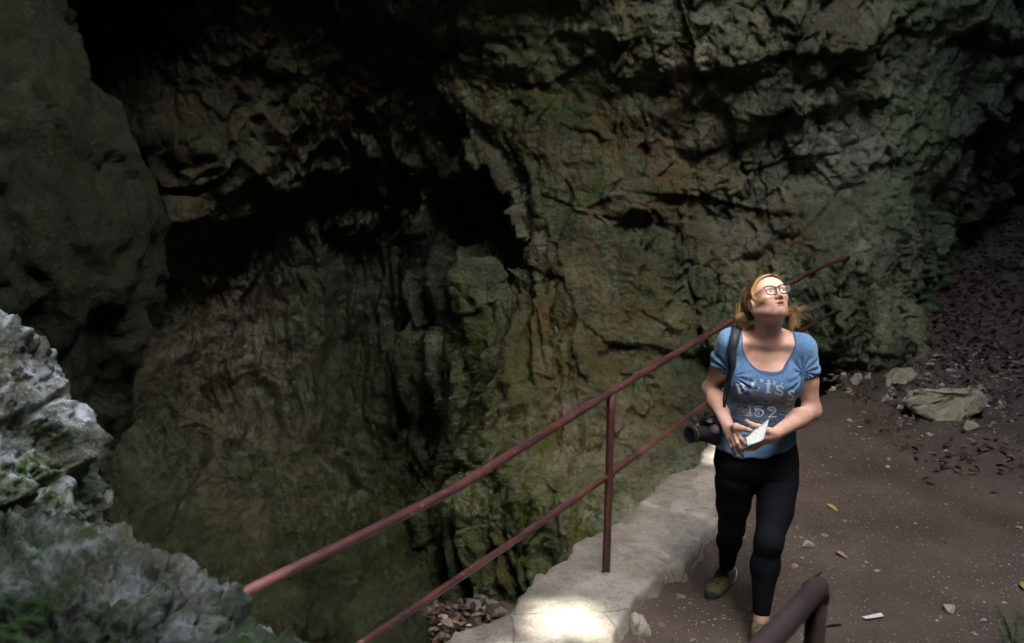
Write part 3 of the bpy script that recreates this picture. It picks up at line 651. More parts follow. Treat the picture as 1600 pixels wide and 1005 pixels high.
for i, (u, v_, w, h_, lb) in enumerate(stones):
    g = at_z(u, v_, 0.0)
    for _ in range(6): g = at_z(u, v_, gz(g.x, g.y))
    s_ = (g.y * CP + (CAMZ - g.z) * SP) / FPX; W_ = w * s_ * .5; H_ = h_ * s_; r_ = random.Random(i * 7 + 3)
    pts = []
    for k in range(16):
        a = r_.uniform(0, 6.28); zz = r_.choice([0, .25, .6, 1.0]); q_ = {0: .8, .25: 1, .6: .85, 1.0: .5}[zz] * r_.uniform(.8, 1.1)
        pts.append(g + Vector((math.cos(a) * W_ * q_, math.sin(a) * W_ * .75 * q_ + W_ * .5, H_ * zz * r_.uniform(.8, 1) - .006)))
    hull_rock('stone', pts, brock if i in (0, 1, 12) else pstone, lb, 'stone', 40 + i, 5, .10 * H_, W_)
for i, (u, v_, w, h_, lb) in enumerate([(1026, 925, 58, 42, 'rough pale stone set in the kerb edge nearest the woman shoe'), (1092, 862, 46, 30, 'low pale stone in the kerb edge behind the woman heel'), (1000, 992, 34, 40, 'jagged stone in the kerb edge at the bottom of the picture')]):
    g = at_z(u, v_, .02); s_ = (g.y * CP + (CAMZ - g.z) * SP) / FPX; W_ = w * s_ * .5; H_ = min(h_ * s_ * 1.0, .15); r_ = random.Random(i * 5 + 2); pts = []
    for k in range(18):
        a = r_.uniform(0, 6.28); zz = r_.choice([0, .4, .8, 1.0]); q_ = {0: 1, .4: 1, .8: .9, 1.0: .6}[zz] * r_.uniform(.8, 1.1)
        pts.append(g + Vector((math.cos(a) * W_ * q_, math.sin(a) * W_ * 1.1 * q_ + W_ * .6, H_ * zz * r_.uniform(.9, 1) - .03)))
    hull_rock('kerb_stone', pts, pstone, lb, 'stone', 77 + i, 7, .016, .1)
# mossy boulder rising from the pit
bp = at(560, 1000, 7.0)
mb = []
rg = random.Random(4)
for k in range(40):
    a = rg.uniform(0, 6.28); e = rg.uniform(-.6, 1.3)
    mb.append(bp + Vector((math.cos(a) * math.cos(e) * .62, math.sin(a) * math.cos(e) * .7, math.sin(e) * .85 - .35)))
mbo = hull_rock('boulder', mb, rockm, 'mossy rounded boulder in the pit beyond the lower rail', 'boulder', 91, 9, .07, .4)
al_ = mbo.data.attributes.new('painted_shade', 'FLOAT', 'POINT'); al_.data.foreach_set('value', np.full(len(mbo.data.vertices), 1.6, dtype=np.float32))  # same painted shade darkens the whole boulder's colour
mbo.data.attributes['moss'].data.foreach_set('value', np.full(len(mbo.data.vertices), .45, dtype=np.float32))

# ------------------------------------------------------------------ gravel, leaves
def tiny_stones(name, pts, sizes, mats, seed, fm=None, flat=.6):
    rs = np.random.RandomState(seed); n = len(pts)
    base = np.array([(1, 0, 0), (-1, 0, 0), (0, 1, 0), (0, -1, 0), (0, 0, 1), (0, 0, -1), (.7, .7, .2), (-.6, .7, -.1), (.6, -.7, .3), (-.7, -.6, .1)], float)
    bm = bmesh.new(); [bm.verts.new(p) for p in base]; bmesh.ops.convex_hull(bm, input=bm.verts[:]); bm.verts.index_update()
    bf = np.array([[v_.index for v_ in f_.verts] for f_ in bm.faces]); bm.free()
    an = rs.uniform(0, 6.28, n); c, s = np.cos(an), np.sin(an)
    B = base[None] * (1 + rs.uniform(-.35, .35, (n, 10, 3))) * np.stack([np.ones(n), rs.uniform(.5, 1, n), rs.uniform(.3, flat + .2, n)], 1)[:, None]
    V = np.stack([B[..., 0] * c[:, None] - B[..., 1] * s[:, None], B[..., 0] * s[:, None] + B[..., 1] * c[:, None], B[..., 2]], -1) * sizes[:, None, None] + pts[:, None]
    F = (bf[None] + (np.arange(n) * 10)[:, None, None]).reshape(-1, 3)
    o = mesh_obj(name, V.reshape(-1, 3), F, mats=mats, smooth=False, fmat=np.repeat(fm if fm is not None else rs.randint(0, len(mats), n), len(bf)))
    return o
pebm = [simple('pebble_pale', (.36, .33, .30), .8, .3, .3, 60), simple('pebble_tan', (.26, .21, .17), .8, .3, .3, 60), simple('pebble_grey', (.17, .16, .155), .8, .3, .3, 60), simple('pebble_dark', (.075, .062, .055), .85, .3, .3, 60)]
rs = np.random.RandomState(5); n = 30000
px_ = rs.uniform(.2, 6.0, n); py_ = 2.8 + 6.2 * rs.uniform(0, 1, n) ** 1.25; P_ = np.stack([px_, py_, px_ * 0], 1)
den = .08 + .95 * sstep(-.35, .45, fbm(P_ * 1.6, 4, 8)); k_ = (kerb_side(P_)[0] > .50) & (rs.uniform(0, 1, n) < den + .1); P_ = P_[k_]
sz = .0017 + .0036 * rs.pareto(2.6, len(P_)); sz = np.clip(sz, .002, .022); P_[:, 2] = ground_z(P_) + sz * .15
fm = rs.choice(4, len(P_), p=[.15, .29, .30, .26])
tag(tiny_stones('gravel', P_, sz, pebm, 6, fm), kind='stuff')

def leaves(name, pts, size, mats, seed, flat=.5, probs=None, keep=None):
    rs = np.random.RandomState(seed); n = len(pts)
    t = np.array([(-1, 0, 0), (-.45, .42, .10), (.35, .45, .06), (1, .02, -.05), (.35, -.42, .12), (-.5, -.38, .02), (0, 0, -.10)], float)
    fb = [(0, 1, 6), (1, 2, 6), (2, 3, 6), (3, 4, 6), (4, 5, 6), (5, 0, 6)]
    an = rs.uniform(0, 6.28, n); c, s = np.cos(an), np.sin(an)
    B = t[None] * (1 + rs.uniform(-.3, .3, (n, 7, 3))) * np.stack([np.ones(n), rs.uniform(.6, 1.2, n), rs.uniform(.2, 3.0, n)], 1)[:, None] * size[:, None, None]
    B = np.stack([B[..., 0] * c[:, None] - B[..., 1] * s[:, None], B[..., 0] * s[:, None] + B[..., 1] * c[:, None], B[..., 2]], -1)
    tx, ty = rs.normal(0, flat, n), rs.normal(0, flat, n)
    B[..., 2] += np.clip(tx, -1.3, 1.3)[:, None] * B[..., 0] + np.clip(ty, -1.3, 1.3)[:, None] * B[..., 1]
    if keep is not None: B, pts = B[keep], pts[keep]; n = len(pts)
    V = (B + pts[:, None]).reshape(-1, 3); F = (np.array(fb)[None] + (np.arange(n) * 7)[:, None, None]).reshape(-1, 3)
    return mesh_obj(name, V, F, mats=mats, smooth=True, fmat=np.repeat(rs.choice(len(mats), n, p=probs), 6))
litm = [simple('leaf_umber', (.062, .041, .031), .75, .3, .35, 25), simple('leaf_mauve', (.108, .080, .060), .7, .35, .35, 25), simple('leaf_tan', (.17, .12, .09), .75, .3, .3, 25), simple('leaf_dark', (.028, .020, .018), .8, .3, .3, 25)]
n = 26000; P_ = np.stack([rs.uniform(2.6, 9.0, n), rs.uniform(5.6, 13.5, n), np.zeros(n)], 1)
sl = ground_z(P_); e_ = sstep(-.05, .30, sl + .12 * fbm(P_ * 1.3, 3, 19)) + .07 + .35 * np.exp(-((P_[:, 0] - 3.6) ** 2 + (P_[:, 1] - 7.9) ** 2) / 1.1)
P_ = P_[rs.uniform(0, 1, n) < e_]; P_[:, 2] = ground_z(P_) + rs.uniform(.002, .035, len(P_))
tag(leaves('leaf_litter', P_, rs.uniform(.014, .038, len(P_)), litm, 9, .35, [.38, .27, .08, .27]), kind='stuff')
n = 2600; P_ = np.stack([rs.uniform(2.2, 4.4, n), rs.uniform(6.2, 8.6, n), np.zeros(n)], 1); P_[:, 2] = ground_z(P_)
P_ = P_[kerb_side(P_)[0] > .5]; sz = np.clip(.006 + .008 * rs.pareto(2.4, len(P_)), 0, .04); P_[:, 2] += sz * .2
k_ = rs.uniform(0, 1, len(P_)) < np.exp(-((P_[:, 1] - 8.0) ** 2) / .5) + .1
tag(tiny_stones('rubble', P_[k_], sz[k_], pebm, 16), kind='stuff')
rk = np.random.RandomState(31); n = 900; P_ = np.stack([rk.uniform(-.3, 2.4, n), rk.uniform(3.4, 7.2, n), np.zeros(n)], 1); sd_, _ = kerb_side(P_); k_ = (sd_ > .03) & (sd_ < .45) & (fbm(P_ * 3, 2, 4) > -.15); P_ = P_[k_]
kb_ = BVHTree.FromPolygons([tuple(v_.co) for v_ in kerb.data.vertices], [tuple(p.vertices) for p in kerb.data.polygons])
P_ = np.array([(kb_.ray_cast(Vector((a, b, 1)), Vector((0, 0, -1)))[0] or Vector((a, b, -5)))[:] for a, b, _ in P_]); P_ = P_[P_[:, 2] > .05]
tag(tiny_stones('grit', P_, .002 + .003 * rk.pareto(3, len(P_)).clip(0, 3), pebm, 32, rk.choice(4, len(P_), p=[.15, .2, .25, .4])), kind='stuff')
# debris on the pit floor
n = 9000; P_ = np.stack([rs.uniform(-1.8, 1.2, n), rs.uniform(4.6, 9.5, n), np.zeros(n)], 1); P_[:, 2] = pit_z(P_) + rs.uniform(0, .05, n)
pitl = [simple('wet_leaf_brown', (.07, .05, .035), .6, .4, .4, 20), simple('wet_leaf_dark', (.03, .024, .018), .6, .4, .3, 20), simple('wet_leaf_grey', (.14, .14, .12), .6, .4, .3, 20), simple('wet_leaf_red', (.14, .07, .045), .6, .4, .3, 20)]
tag(leaves('pit_litter', P_, rs.uniform(.03, .065, n), pitl, 12, .4, [.4, .36, .18, .06]), kind='stuff')
n = 900; P_ = np.stack([rs.uniform(-1.4, .9, n), rs.uniform(5, 9, n), np.zeros(n)], 1); sz = np.clip(.02 + .015 * rs.pareto(2.2, n), 0, .11); P_[:, 2] = pit_z(P_) + sz * .3
tag(tiny_stones('pit_rubble', P_, sz, pebm, 13), kind='stuff')
# small things on the path
def on_path(u, v_):
    g = at_z(u, v_, 0.0)
    for _ in range(6): g = at_z(u, v_, gz(g.x, g.y))
    return g
c4 = [on_path(1347, 965), on_path(1376, 960), on_path(1381, 966), on_path(1353, 972)]
mesh_obj('paper_scrap', [c_ + Vector((0, 0, .006 + .004 * i)) for i, c_ in enumerate(c4)] + [c_ + Vector((0, 0, .003 + .004 * i)) for i, c_ in enumerate(c4)], [(0, 1, 2, 3), (7, 6, 5, 4), (0, 4, 5, 1), (1, 5, 6, 2), (2, 6, 7, 3), (3, 7, 4, 0)], simple('paper', (.62, .62, .60), .7, .3, .08), smooth=False)
tag(COL.objects['paper_scrap'], 'small white rectangular paper scrap lying on the path', 'paper')
def leaf_thing(name, a, b, w, mat, label, cat='leaf'):
    a, b = Vector(a), Vector(b); d = b - a; s = d.cross(Vector((0, 0, 1))).normalized(); V = []; n = 9
    for i in range(n):
        t = i / (n - 1); ww = w * math.sin(math.pi * (t * .96 + .02)) ** .8
        for k in (-1, 0, 1): V.append(a + d * t + s * ww * k + Vector((0, 0, .008 + .012 * abs(k) * (1 - t) + .006 * math.sin(t * 5))))
    F = []
    for i in range(n - 1):
        for k in (0, 1): j = i * 3 + k; F.append((j, j + 1, j + 4, j + 3))
    return tag(mesh_obj(name, V, F, mat), label, cat)
leaf_thing('leaf', on_path(1291, 792), on_path(1310, 799), .018, simple('leaf_yellow', (.34, .30, .06), .6, .3, .2), 'curled yellow leaf on the path right of the woman hip')
leaf_thing('leaf', on_path(1305, 866), on_path(1326, 873), .016, simple('leaf_buff', (.24, .18, .12), .7, .3, .2), 'small buff leaf on the path near the pale angular stone')
leaf_thing('leaf', on_path(1592, 916), on_path(1606, 921), .03, simple('leaf_gold', (.36, .26, .07), .6, .3, .2), 'golden leaf at the right edge of the path')
a, b = on_path(1283, 982), on_path(1313, 977); v, f = tube([a + Vector((0, 0, .012)), (a + b) / 2 + Vector((0, 0, .016)), b + Vector((0, 0, .012))], .008, 8, True, 3)
tag(mesh_obj('twig', v, f, simple('dead_wood', (.11, .075, .05), .8, .2, .3, 40)), 'short brown twig beside the handrail post at the bottom', 'twig')
a, b = on_path(1272, 905), on_path(1282, 898); v, f = tube([a + Vector((0, 0, .012)), b + Vector((0, 0, .014))], .007, 8)
tag(mesh_obj('twig', v, f, simple('dead_wood_dark', (.04, .03, .02), .8, .2, .3, 40)), 'tiny dark twig just above the handrail end', 'twig')
a = Vector((5.0, 9.6, 0)); b = Vector((5.9, 10.3, 0)); a.z = gz(a.x, a.y) + .06; b.z = gz(b.x, b.y) + .12
v, f = tube([a, a.lerp(b, .4) + Vector((0, 0, .03)), b], lambda t: .045 - .02 * t, 10, True, 5)
tag(mesh_obj('fallen_branch', v, f, simple('bark', (.10, .085, .05), .9, .2, .3, 20, .004)), 'dim fallen branch on the leafy slope in the right recess', 'branch')
# little evergreen seedling bottom right
pl = on_path(1600, 1025); pe = empty('seedling', pl, 'small dark green plant at the bottom right corner', 'plant')
grn = simple('needle_green', (.035, .085, .03), .6, .3, .35, 40); V, F = [], []
rp = random.Random(3)
for k in range(9):
    a0 = rp.uniform(0, 6.28); base = pl + Vector((rp.uniform(-.06, .06), rp.uniform(-.06, .06), 0)); tip = base + Vector((math.cos(a0) * .10, math.sin(a0) * .10, rp.uniform(.10, .22)))
    v, f = tube([base, base.lerp(tip, .5) + Vector((0, 0, .02)), tip], .002, 5); mesh_obj('stem', v, f, grn, pe)
    for j in range(26):
        t = .15 + .85 * j / 26; p = base.lerp(tip, t); an = rp.uniform(0, 6.28); d_ = (Vector((math.cos(an), math.sin(an), .5))).normalized() * rp.uniform(.018, .032); s_ = d_.cross(Vector((0, 0, 1))).normalized() * .0045
        o_ = len(V); V += [p - s_ * .4, p + s_ * .4, p + d_ * .6 + s_, p + d_, p + d_ * .6 - s_]; F.append((o_, o_ + 1, o_ + 2, o_ + 3, o_ + 4))
mesh_obj('foliage', V, F, grn, pe)
# ------------------------------------------------------------------ the woman
def sample2(f, lo, hi, h, B=8, L=1.5):
    lo = np.array(lo, float); nb = np.ceil((np.array(hi) - lo) / (h * B)).astype(int)
    g = np.stack(np.meshgrid(*[np.arange(B + 1) * h] * 3, indexing='ij'), -1).reshape(-1, 3); r = h * B * .8661
    bi = np.stack(np.meshgrid(*[np.arange(k) for k in nb], indexing='ij'), -1).reshape(-1, 3); cc = lo + (bi + .5) * h * B
    dc = f(cc, None, r); D = np.repeat(np.repeat(np.repeat(np.where(dc < 0, -1., 1.).reshape(nb), B, 0), B, 1), B, 2)
    D = np.pad(D, ((0, 1), (0, 1), (0, 1)), mode='edge').astype(np.float32)
    for n in np.nonzero(np.abs(dc) < r * L + .004)[0]:
        i, j, k = bi[n] * B; D[i:i + B + 1, j:j + B + 1, k:k + B + 1] = f(lo + bi[n] * h * B + g, cc[n], r).reshape(B + 1, B + 1, B + 1)
    return surf_nets(D, lo, h)
class Field:
    def __init__(s): s.p = []
    def add(s, fn, c, r, k=.02, op='u'): s.p.append((fn, np.array(c, float), r, k, op)); return s
    def cap(s, a, b, ra, rb, k=.02, op='u'):
        a = np.array(a[:], float); b = np.array(b[:], float); s.add(lambda P: cap_d(P, a, b, ra, rb), (a + b) / 2, np.linalg.norm(a - b) / 2 + max(ra, rb), k, op)
    def ell(s, c, rad, k=.02, op='u', rot=None):
        c = np.array(c[:], float); s.add(lambda P: ell_d(P, c, rad, rot), c, max(rad), k, op)
    def __call__(s, P, c, r):
        d = np.full(len(P), .5)
        for fn, bc, br, k, op in s.p:
            if c is not None and np.linalg.norm(bc - c) > br + r + .07: continue
            v = fn(P); d = smin(d, v, k) if op == 'u' else smax(d, -v, k) if op == 's' else smax(d, v, k)
        return d
def loft(tab, grow=0.0):
    tab = np.array(tab, float); z = np.linspace(tab[0, 0] - .02, tab[-1, 0] + .02, 200); cols = []
    ker = np.exp(-np.linspace(-2, 2, 13) ** 2); ker /= ker.sum()
    for c in range(1, tab.shape[1]):
        v = np.interp(z, tab[:, 0], tab[:, c]); cols.append(np.convolve(np.pad(v, 6, mode='edge'), ker, 'valid'))
    def f(P):
        cx, cy, rx, rf, rb = [np.interp(P[:, 2], z, c) for c in cols]
        dx = P[:, 0] - cx; dy = P[:, 1] - cy; ry = np.where(dy < 0, rf, rb) + grow; rx = rx + grow
        rho = (np.abs(dx / rx) ** 2.25 + np.abs(dy / ry) ** 2.25) ** (1 / 2.25)
        d = (rho - 1) * np.minimum(rx, ry)
        return np.maximum(d, np.maximum(tab[0, 0] - P[:, 2], P[:, 2] - tab[-1, 0]))
    return f
#          z    cx    cy    rx    front back
TORSO = [(.700, 1.125, 4.28, .160, .08, .10), (.725, 1.124, 4.28, .182, .105, .125), (.76, 1.122, 4.28, .191, .112, .130), (.84, 1.118, 4.275, .181, .115, .118), (.92, 1.112, 4.27, .160, .108, .10), (1.00, 1.107, 4.265, .142, .098, .085),
         (1.08, 1.110, 4.265, .143, .095, .088), (1.16, 1.116, 4.27, .152, .095, .095), (1.24, 1.124, 4.28, .160, .088, .095), (1.30, 1.130, 4.29, .150, .070, .085), (1.345, 1.132, 4.295, .118, .048, .062), (1.38, 1.132, 4.295, .07, .035, .04)]
shR, shL = Vector((.985, 4.285, 1.325)), Vector((1.290, 4.275, 1.300))
elR, elL = at(1111, 607, 4.40), at(1269, 641, 4.27)
wrR, wrL = at(1138, 667, 4.10), at(1212, 677, 4.035)
hipR, hipL = at(1149, 752, 4.28), at(1215, 752, 4.26)
knR, knL = at(1143, 824, 4.32), at(1201, 846, 4.08)
anR, anL = at(1136, 884, 4.54), at(1189, 966, 4.03)
HO = at(1199, 466.5, 4.235)
fyaw, fpitch, froll = R(14), R(37), R(-3)
Rz = Matrix.Rotation(fyaw, 3, 'Z'); Rx = Matrix.Rotation(-fpitch, 3, 'X'); Ry = Matrix.Rotation(froll, 3, 'Y')
HM = Rz @ Rx @ Ry; HMn = np.array(HM)
def H(x, y, z): return HO + HM @ Vector((x, y, z if z < .015 else .015 + (z - .015) * .86))
def legs(F, g=0.0):
    mR, mL = at(1146, 787, 4.29), at(1211, 798, 4.18)
    F.cap(hipR, mR, .090 + g, .073 + g, .025); F.cap(mR, knR, .073 + g, .053 + g, .02)
    ca = knR.lerp(anR, .35) + Vector((0, .012, 0)); F.cap(knR, ca, .052 + g, .052 + g, .03); F.cap(ca, anR, .052 + g, .031 + g, .03)
    F.cap(hipL, mL, .092 + g, .077 + g, .025); F.cap(mL, knL, .077 + g, .057 + g, .02)
    ca = knL.lerp(anL, .33) + Vector((0, .015, 0)); F.cap(knL, ca, .054 + g, .058 + g, .03); F.cap(ca, anL, .058 + g, .031 + g, .03)
    F.ell(knL + Vector((0, -.02, .005)), (.042 + g, .045 + g, .05 + g), .03); F.ell(knR + Vector((0, -.02, 0)), (.042 + g, .042 + g, .05 + g), .03)
body = Field()
tf = loft(TORSO); body.add(tf, (1.12, 4.28, 1.0), .5, .03)
for sx, sz in ((-1, 0), (1, -.006)): body.ell((1.112 + sx * .071, 4.192, 1.182 + sz), (.070, .066, .072), .035)
for s_, e_ in ((shR, elR), (shL, elL)): 
    body.ell(s_, (.052, .052, .056), .05)
    body.cap(Vector((1.132, 4.30, 1.372)), s_ + Vector((0, .01, .012)), .036, .044, .05)
    m_ = s_.lerp(e_, .5); body.cap(s_, m_, .049, .047, .03); body.cap(m_, e_, .046, .037, .03)
for e_, w_ in ((elR, wrR), (elL, wrL)):
    m_ = e_.lerp(w_, .35); body.cap(e_, m_, .0365, .0395, .03); body.cap(m_, w_, .0395, .0265, .03)
# collar bones, neck
body.cap((1.115, 4.235, 1.335), (1.02, 4.245, 1.352), .012, .012, .03); body.cap((1.150, 4.235, 1.333), (1.24, 4.245, 1.338), .012, .012, .03)
NB = Vector((1.130, 4.292, 1.35)); NT_ = H(0, .028, -.060)
body.cap(NB, NT_, .060, .054, .035); body.cap(Vector((1.128, 4.245, 1.345)), H(-.055, .02, -.05), .012, .017, .035); body.cap(Vector((1.138, 4.245, 1.345)), H(.055, .02, -.05), .012, .017, .035)
legs(body)
# head in its own frame
def hell(c, rad, k=.015, op='u'): body.add(lambda P, c=c, rad=rad: ell_d((P - np.array(HO[:])) @ HMn, c, rad), HO + HM @ Vector(c), max(rad), k, op)
def hcap(a, b, ra, rb, k=.015, op='u'): body.cap(H(*a), H(*b), ra, rb, k, op)
hell((0, .018, .026), (.0735, .092, .071), .02); hell((0, -.026, -.022), (.0605, .064, .082), .03)
hell((0, -.044, .030), (.058, .042, .042), .03)
for s_ in (-1, 1):
    hcap((s_ * .053, .006, -.046), (s_ * .022, -.058, -.088), .017, .013, .03); hell((s_ * .037, -.058, -.026), (.023, .020, .019), .025)
    hcap((s_ * .015, -.085, .013), (s_ * .045, -.068, .014), .0085, .007, .018)
    hcap((s_ * .046, .008, -.04), (s_ * .022, -.050, -.086), .018, .012, .03)
hell((0, -.067, -.091), (.018, .018, .017), .025); hell((0, -.073, -.062), (.026, .017, .022), .025)
hell((0, -.0895, -.0575), (.017, .0065, .0042), .006); hell((0, -.0880, -.0710), (.015, .0070, .0052), .006)
for s_ in (-1, 1): hell((s_ * .031, -.0925, -.006), (.0175, .0140, .0115), .010, 's')
hcap((0, -.086, .004), (0, -.1065, -.033), .0075, .0105, .014)
for s_ in (-1, 1): hell((s_ * .0115, -.096, -.037), (.0075, .0085, .0065), .007); hell((s_ * .0062, -.1035, -.0445), (.0035, .005, .0032), .003, 's')
for s_ in (-1, 1):   # eyelids around the eyeballs
    hcap((s_ * .018, -.083, -.001), (s_ * .031, -.0895, .0065), .0028, .0028, .004); hcap((s_ * .031, -.0895, .0065), (s_ * .045, -.078, -.001), .0028, .0026, .004)
    hcap((s_ * .018, -.083, -.007), (s_ * .031, -.0865, -.0145), .0026, .0026, .004); hcap((s_ * .031, -.0865, -.0145), (s_ * .045, -.078, -.006), .0026, .0024, .004)
hell((0, -.0895, -.0640), (.0155, .009, .0035), .004, 's')       # open mouth
for s_ in (-1, 1):
    hell((s_ * .0775, .016, -.020), (.0095, .020, .032), .008); hell((s_ * .0860, .012, -.016), (.0060, .012, .019), .006, 's'); hell((s_ * .075, .008, -.046), (.007, .008, .010), .008)
# hands -------------------------------------------------------------
def chain(pts, rad, k=.006):
    for i in range(len(pts) - 1): body.cap(pts[i], pts[i + 1], rad[i], rad[i + 1], k)
Z = lambda X, Y, y: at(1110 + X / 10.05, 640 + Y / 10.05, y)          # measured on an enlargement of the hands
nails = []
kn = [Z(440, 330, 3.985), Z(385, 385, 3.99), Z(345, 430, 4.00), Z(305, 455, 4.015)]
for i, q_ in enumerate(kn): body.cap(wrR + Vector((0, -.006 * (3 - i) / 3, -.006 * i)), q_, .0205, .0125, .012)
fr_ = [[kn[0], Z(480, 450, 3.966), Z(530, 515, 3.962), Z(570, 548, 3.968)], [kn[1], Z(430, 520, 3.966), Z(475, 605, 3.968), Z(515, 655, 3.985)],
       [kn[2], Z(385, 560, 3.978), Z(440, 655, 3.985), Z(512, 725, 4.005)], [kn[3], Z(335, 575, 3.995), Z(365, 670, 4.005), Z(400, 728, 4.02)]]
for c_ in fr_: chain(c_, [.0105, .0088, .0078, .0066])
nails += [(fr_[0][2], fr_[0][3]), (fr_[1][2], fr_[1][3]), (fr_[2][2], fr_[2][3])]
th = [wrR + Vector((.014, -.012, -.012)), Z(400, 265, 3.985), Z(500, 290, 3.97), Z(590, 315, 3.962), Z(650, 332, 3.965)]; chain(th, [.020, .0155, .0105, .0092, .0072], .008)
kl = [Z(830, 430, 3.995), Z(815, 465, 4.00), Z(800, 500, 4.008), Z(780, 525, 4.018)]
for i, q_ in enumerate(kl): body.cap(wrL + Vector((0, .004 * i, -.008 * i)), q_, .0205, .0125, .012)
fl_ = [[kl[0], Z(730, 500, 3.992), Z(640, 560, 3.985), Z(560, 600, 3.982)], [kl[1], Z(720, 540, 3.998), Z(630, 590, 3.99), Z(535, 618, 3.985)],
       [kl[2], Z(720, 575, 4.006), Z(650, 610, 4.0), Z(585, 632, 3.995)], [kl[3], Z(730, 590, 4.015), Z(680, 615, 4.012), Z(640, 632, 4.01)]]
for c_ in fl_: chain(c_, [.0105, .0088, .0078, .0066])
nails.append((fl_[1][2], fl_[1][3]))
tl = [wrL + Vector((-.01, -.008, .006)), Z(830, 310, 3.99), Z(760, 265, 3.978), Z(650, 228, 3.975), Z(565, 172, 3.978)]; chain(tl, [.020, .0155, .0112, .0094, .0076], .008)
nails.append((tl[3], tl[4]))
# bare feet inside the shoes
FR = Vector((-.60, -.80, 0)).normalized(); FL = Vector((-.10, -1, 0)).normalized()
for a_, d_ in ((anR, FR), (anL, FL)): 
    hz = Vector((a_.x, a_.y, .065)); body.cap(a_, hz, .031, .032, .02); body.cap(hz, hz + d_ * .13 + Vector((0, 0, -.022)), .032, .026, .02)
V, F = sample2(body, (.80, 3.86, 0.0), (1.46, 4.70, 1.68), .0032)
V = relax(V, F, 1, .4)
skin = NT('skin'); sc_ = skin.ramp(skin.noise(22, 5, .6), [(.3, (.54, .315, .23)), (.55, (.62, .375, .285)), (.75, (.68, .43, .335))])
rd = skin.math('MULTIPLY', skin.attr('blush'), .8); sc_ = skin.mix(rd, sc_, (.50, .16, .12)); sc_ = skin.mix(skin.attr('lips'), sc_, (.42, .13, .13)); sc_ = skin.mix(skin.attr('brow'), sc_, (.13, .075, .045)); sc_ = skin.mix(skin.attr('mouth'), sc_, (.10, .03, .03))
skin.base(sc_, .5, .4); skin.b.inputs['Subsurface Weight'].default_value = .12; skin.b.inputs['Subsurface Radius'].default_value = (.012, .005, .003); skin.b.inputs['Subsurface Scale'].default_value = .6
skin.bump(skin.noise(260, 4), .25, .0012)
hl = (V - np.array(HO[:])) @ HMn
def hb(c, s): return np.exp(-(((hl - np.array(c)) / np.array(s)) ** 2).sum(1))
lipm = np.maximum(np.maximum(hb((0, -.092, -.0575), (.027, .016, .0058)), hb((0, -.092, -.0708), (.022, .016, .0066))), 0)
browm = np.zeros(len(V))
for s_ in (-1, 1):
    for t in np.linspace(0, 1, 8): browm = np.maximum(browm, hb((s_ * (.014 + .036 * t), -.088 + .014 * t, .0185 + .005 * math.sin(t * 2.4)), (.0055, .03, .0030)))
attrs = dict(blush=np.clip(.55 * hb((0, -.108, -.032), (.012, .012, .014)) + .30 * (hb((.04, -.07, -.03), (.02, .03, .016)) + hb((-.04, -.07, -.03), (.02, .03, .016))), 0, 1), lips=sstep(.35, .6, lipm), brow=.85 * sstep(.35, .7, browm), mouth=sstep(.4, .8, hb((0, -.086, -.0642), (.014, .008, .0030))))
person = empty('person', (1.12, 4.27, 0), 'woman in a blue printed t-shirt and black leggings walking on the path, looking up', 'person')
bo = mesh_obj('body', V, F, skin.m, person, attrs=attrs)
nailm = simple('nail_polish', (.10, .11, .14), .2, .6, .05); nV = []
for i, (a_, b_) in enumerate(nails):
    d_ = (b_ - a_).normalized(); c_ = b_ - d_ * .001; o_ = (Vector((0, 0, CAMZ)) - c_).normalized(); o_ = (o_ - d_ * o_.dot(d_)).normalized(); s_ = d_.cross(o_); vv, ff = [], []
    for r_i in range(3):
        for k in range(10):
            an = 2 * math.pi * k / 10; rr_ = (1, .7, .3)[r_i]; vv.append(c_ + d_ * math.cos(an) * .0062 * rr_ + s_ * math.sin(an) * .0045 * rr_ + o_ * (.0048, .0066, .0072)[r_i])
    for r_i in range(2):
        for k in range(10): ff.append((r_i * 10 + k, r_i * 10 + (k + 1) % 10, r_i * 10 + 10 + (k + 1) % 10, r_i * 10 + 10 + k))
    ff.append(tuple(range(20, 30))); mesh_obj('fingernail', vv, ff, nailm if i < 3 else simple('nail_pale', (.6, .38, .36), .25, .5, .05), person)
# eyes
white = simple('eye_white', (.80, .80, .80), .15, .6, .02); iris = simple('iris', (.05, .10, .13), .1, .7, .3, 400); pup = simple('pupil', (.005, .005, .005), .08, .7, .02)
def sphere(c, r, nu=20, nv=12, sc=(1, 1, 1), M=None):
    V, F = [], []
    for i in range(nv + 1):
        for j in range(nu):
            t = math.pi * i / nv; p = 2 * math.pi * j / nu; q_ = Vector((math.sin(t) * math.cos(p) * sc[0], math.sin(t) * math.sin(p) * sc[1], math.cos(t) * sc[2])) * r
            V.append(Vector(c) + (M @ q_ if M else q_))
    for i in range(nv):
        for j in range(nu): F.append((i * nu + j, (i + 1) * nu + j, (i + 1) * nu + (j + 1) % nu, i * nu + (j + 1) % nu))
    return V, F
gaze = (HM @ Vector((.34, -1, .10))).normalized()
em = NT('eyeball'); ec = em.mix(em.attr('iris'), (.78, .78, .77), (.035, .075, .085)); ec = em.mix(em.attr('pupil'), ec, (.004, .004, .004)); em.base(ec, .12, .6)
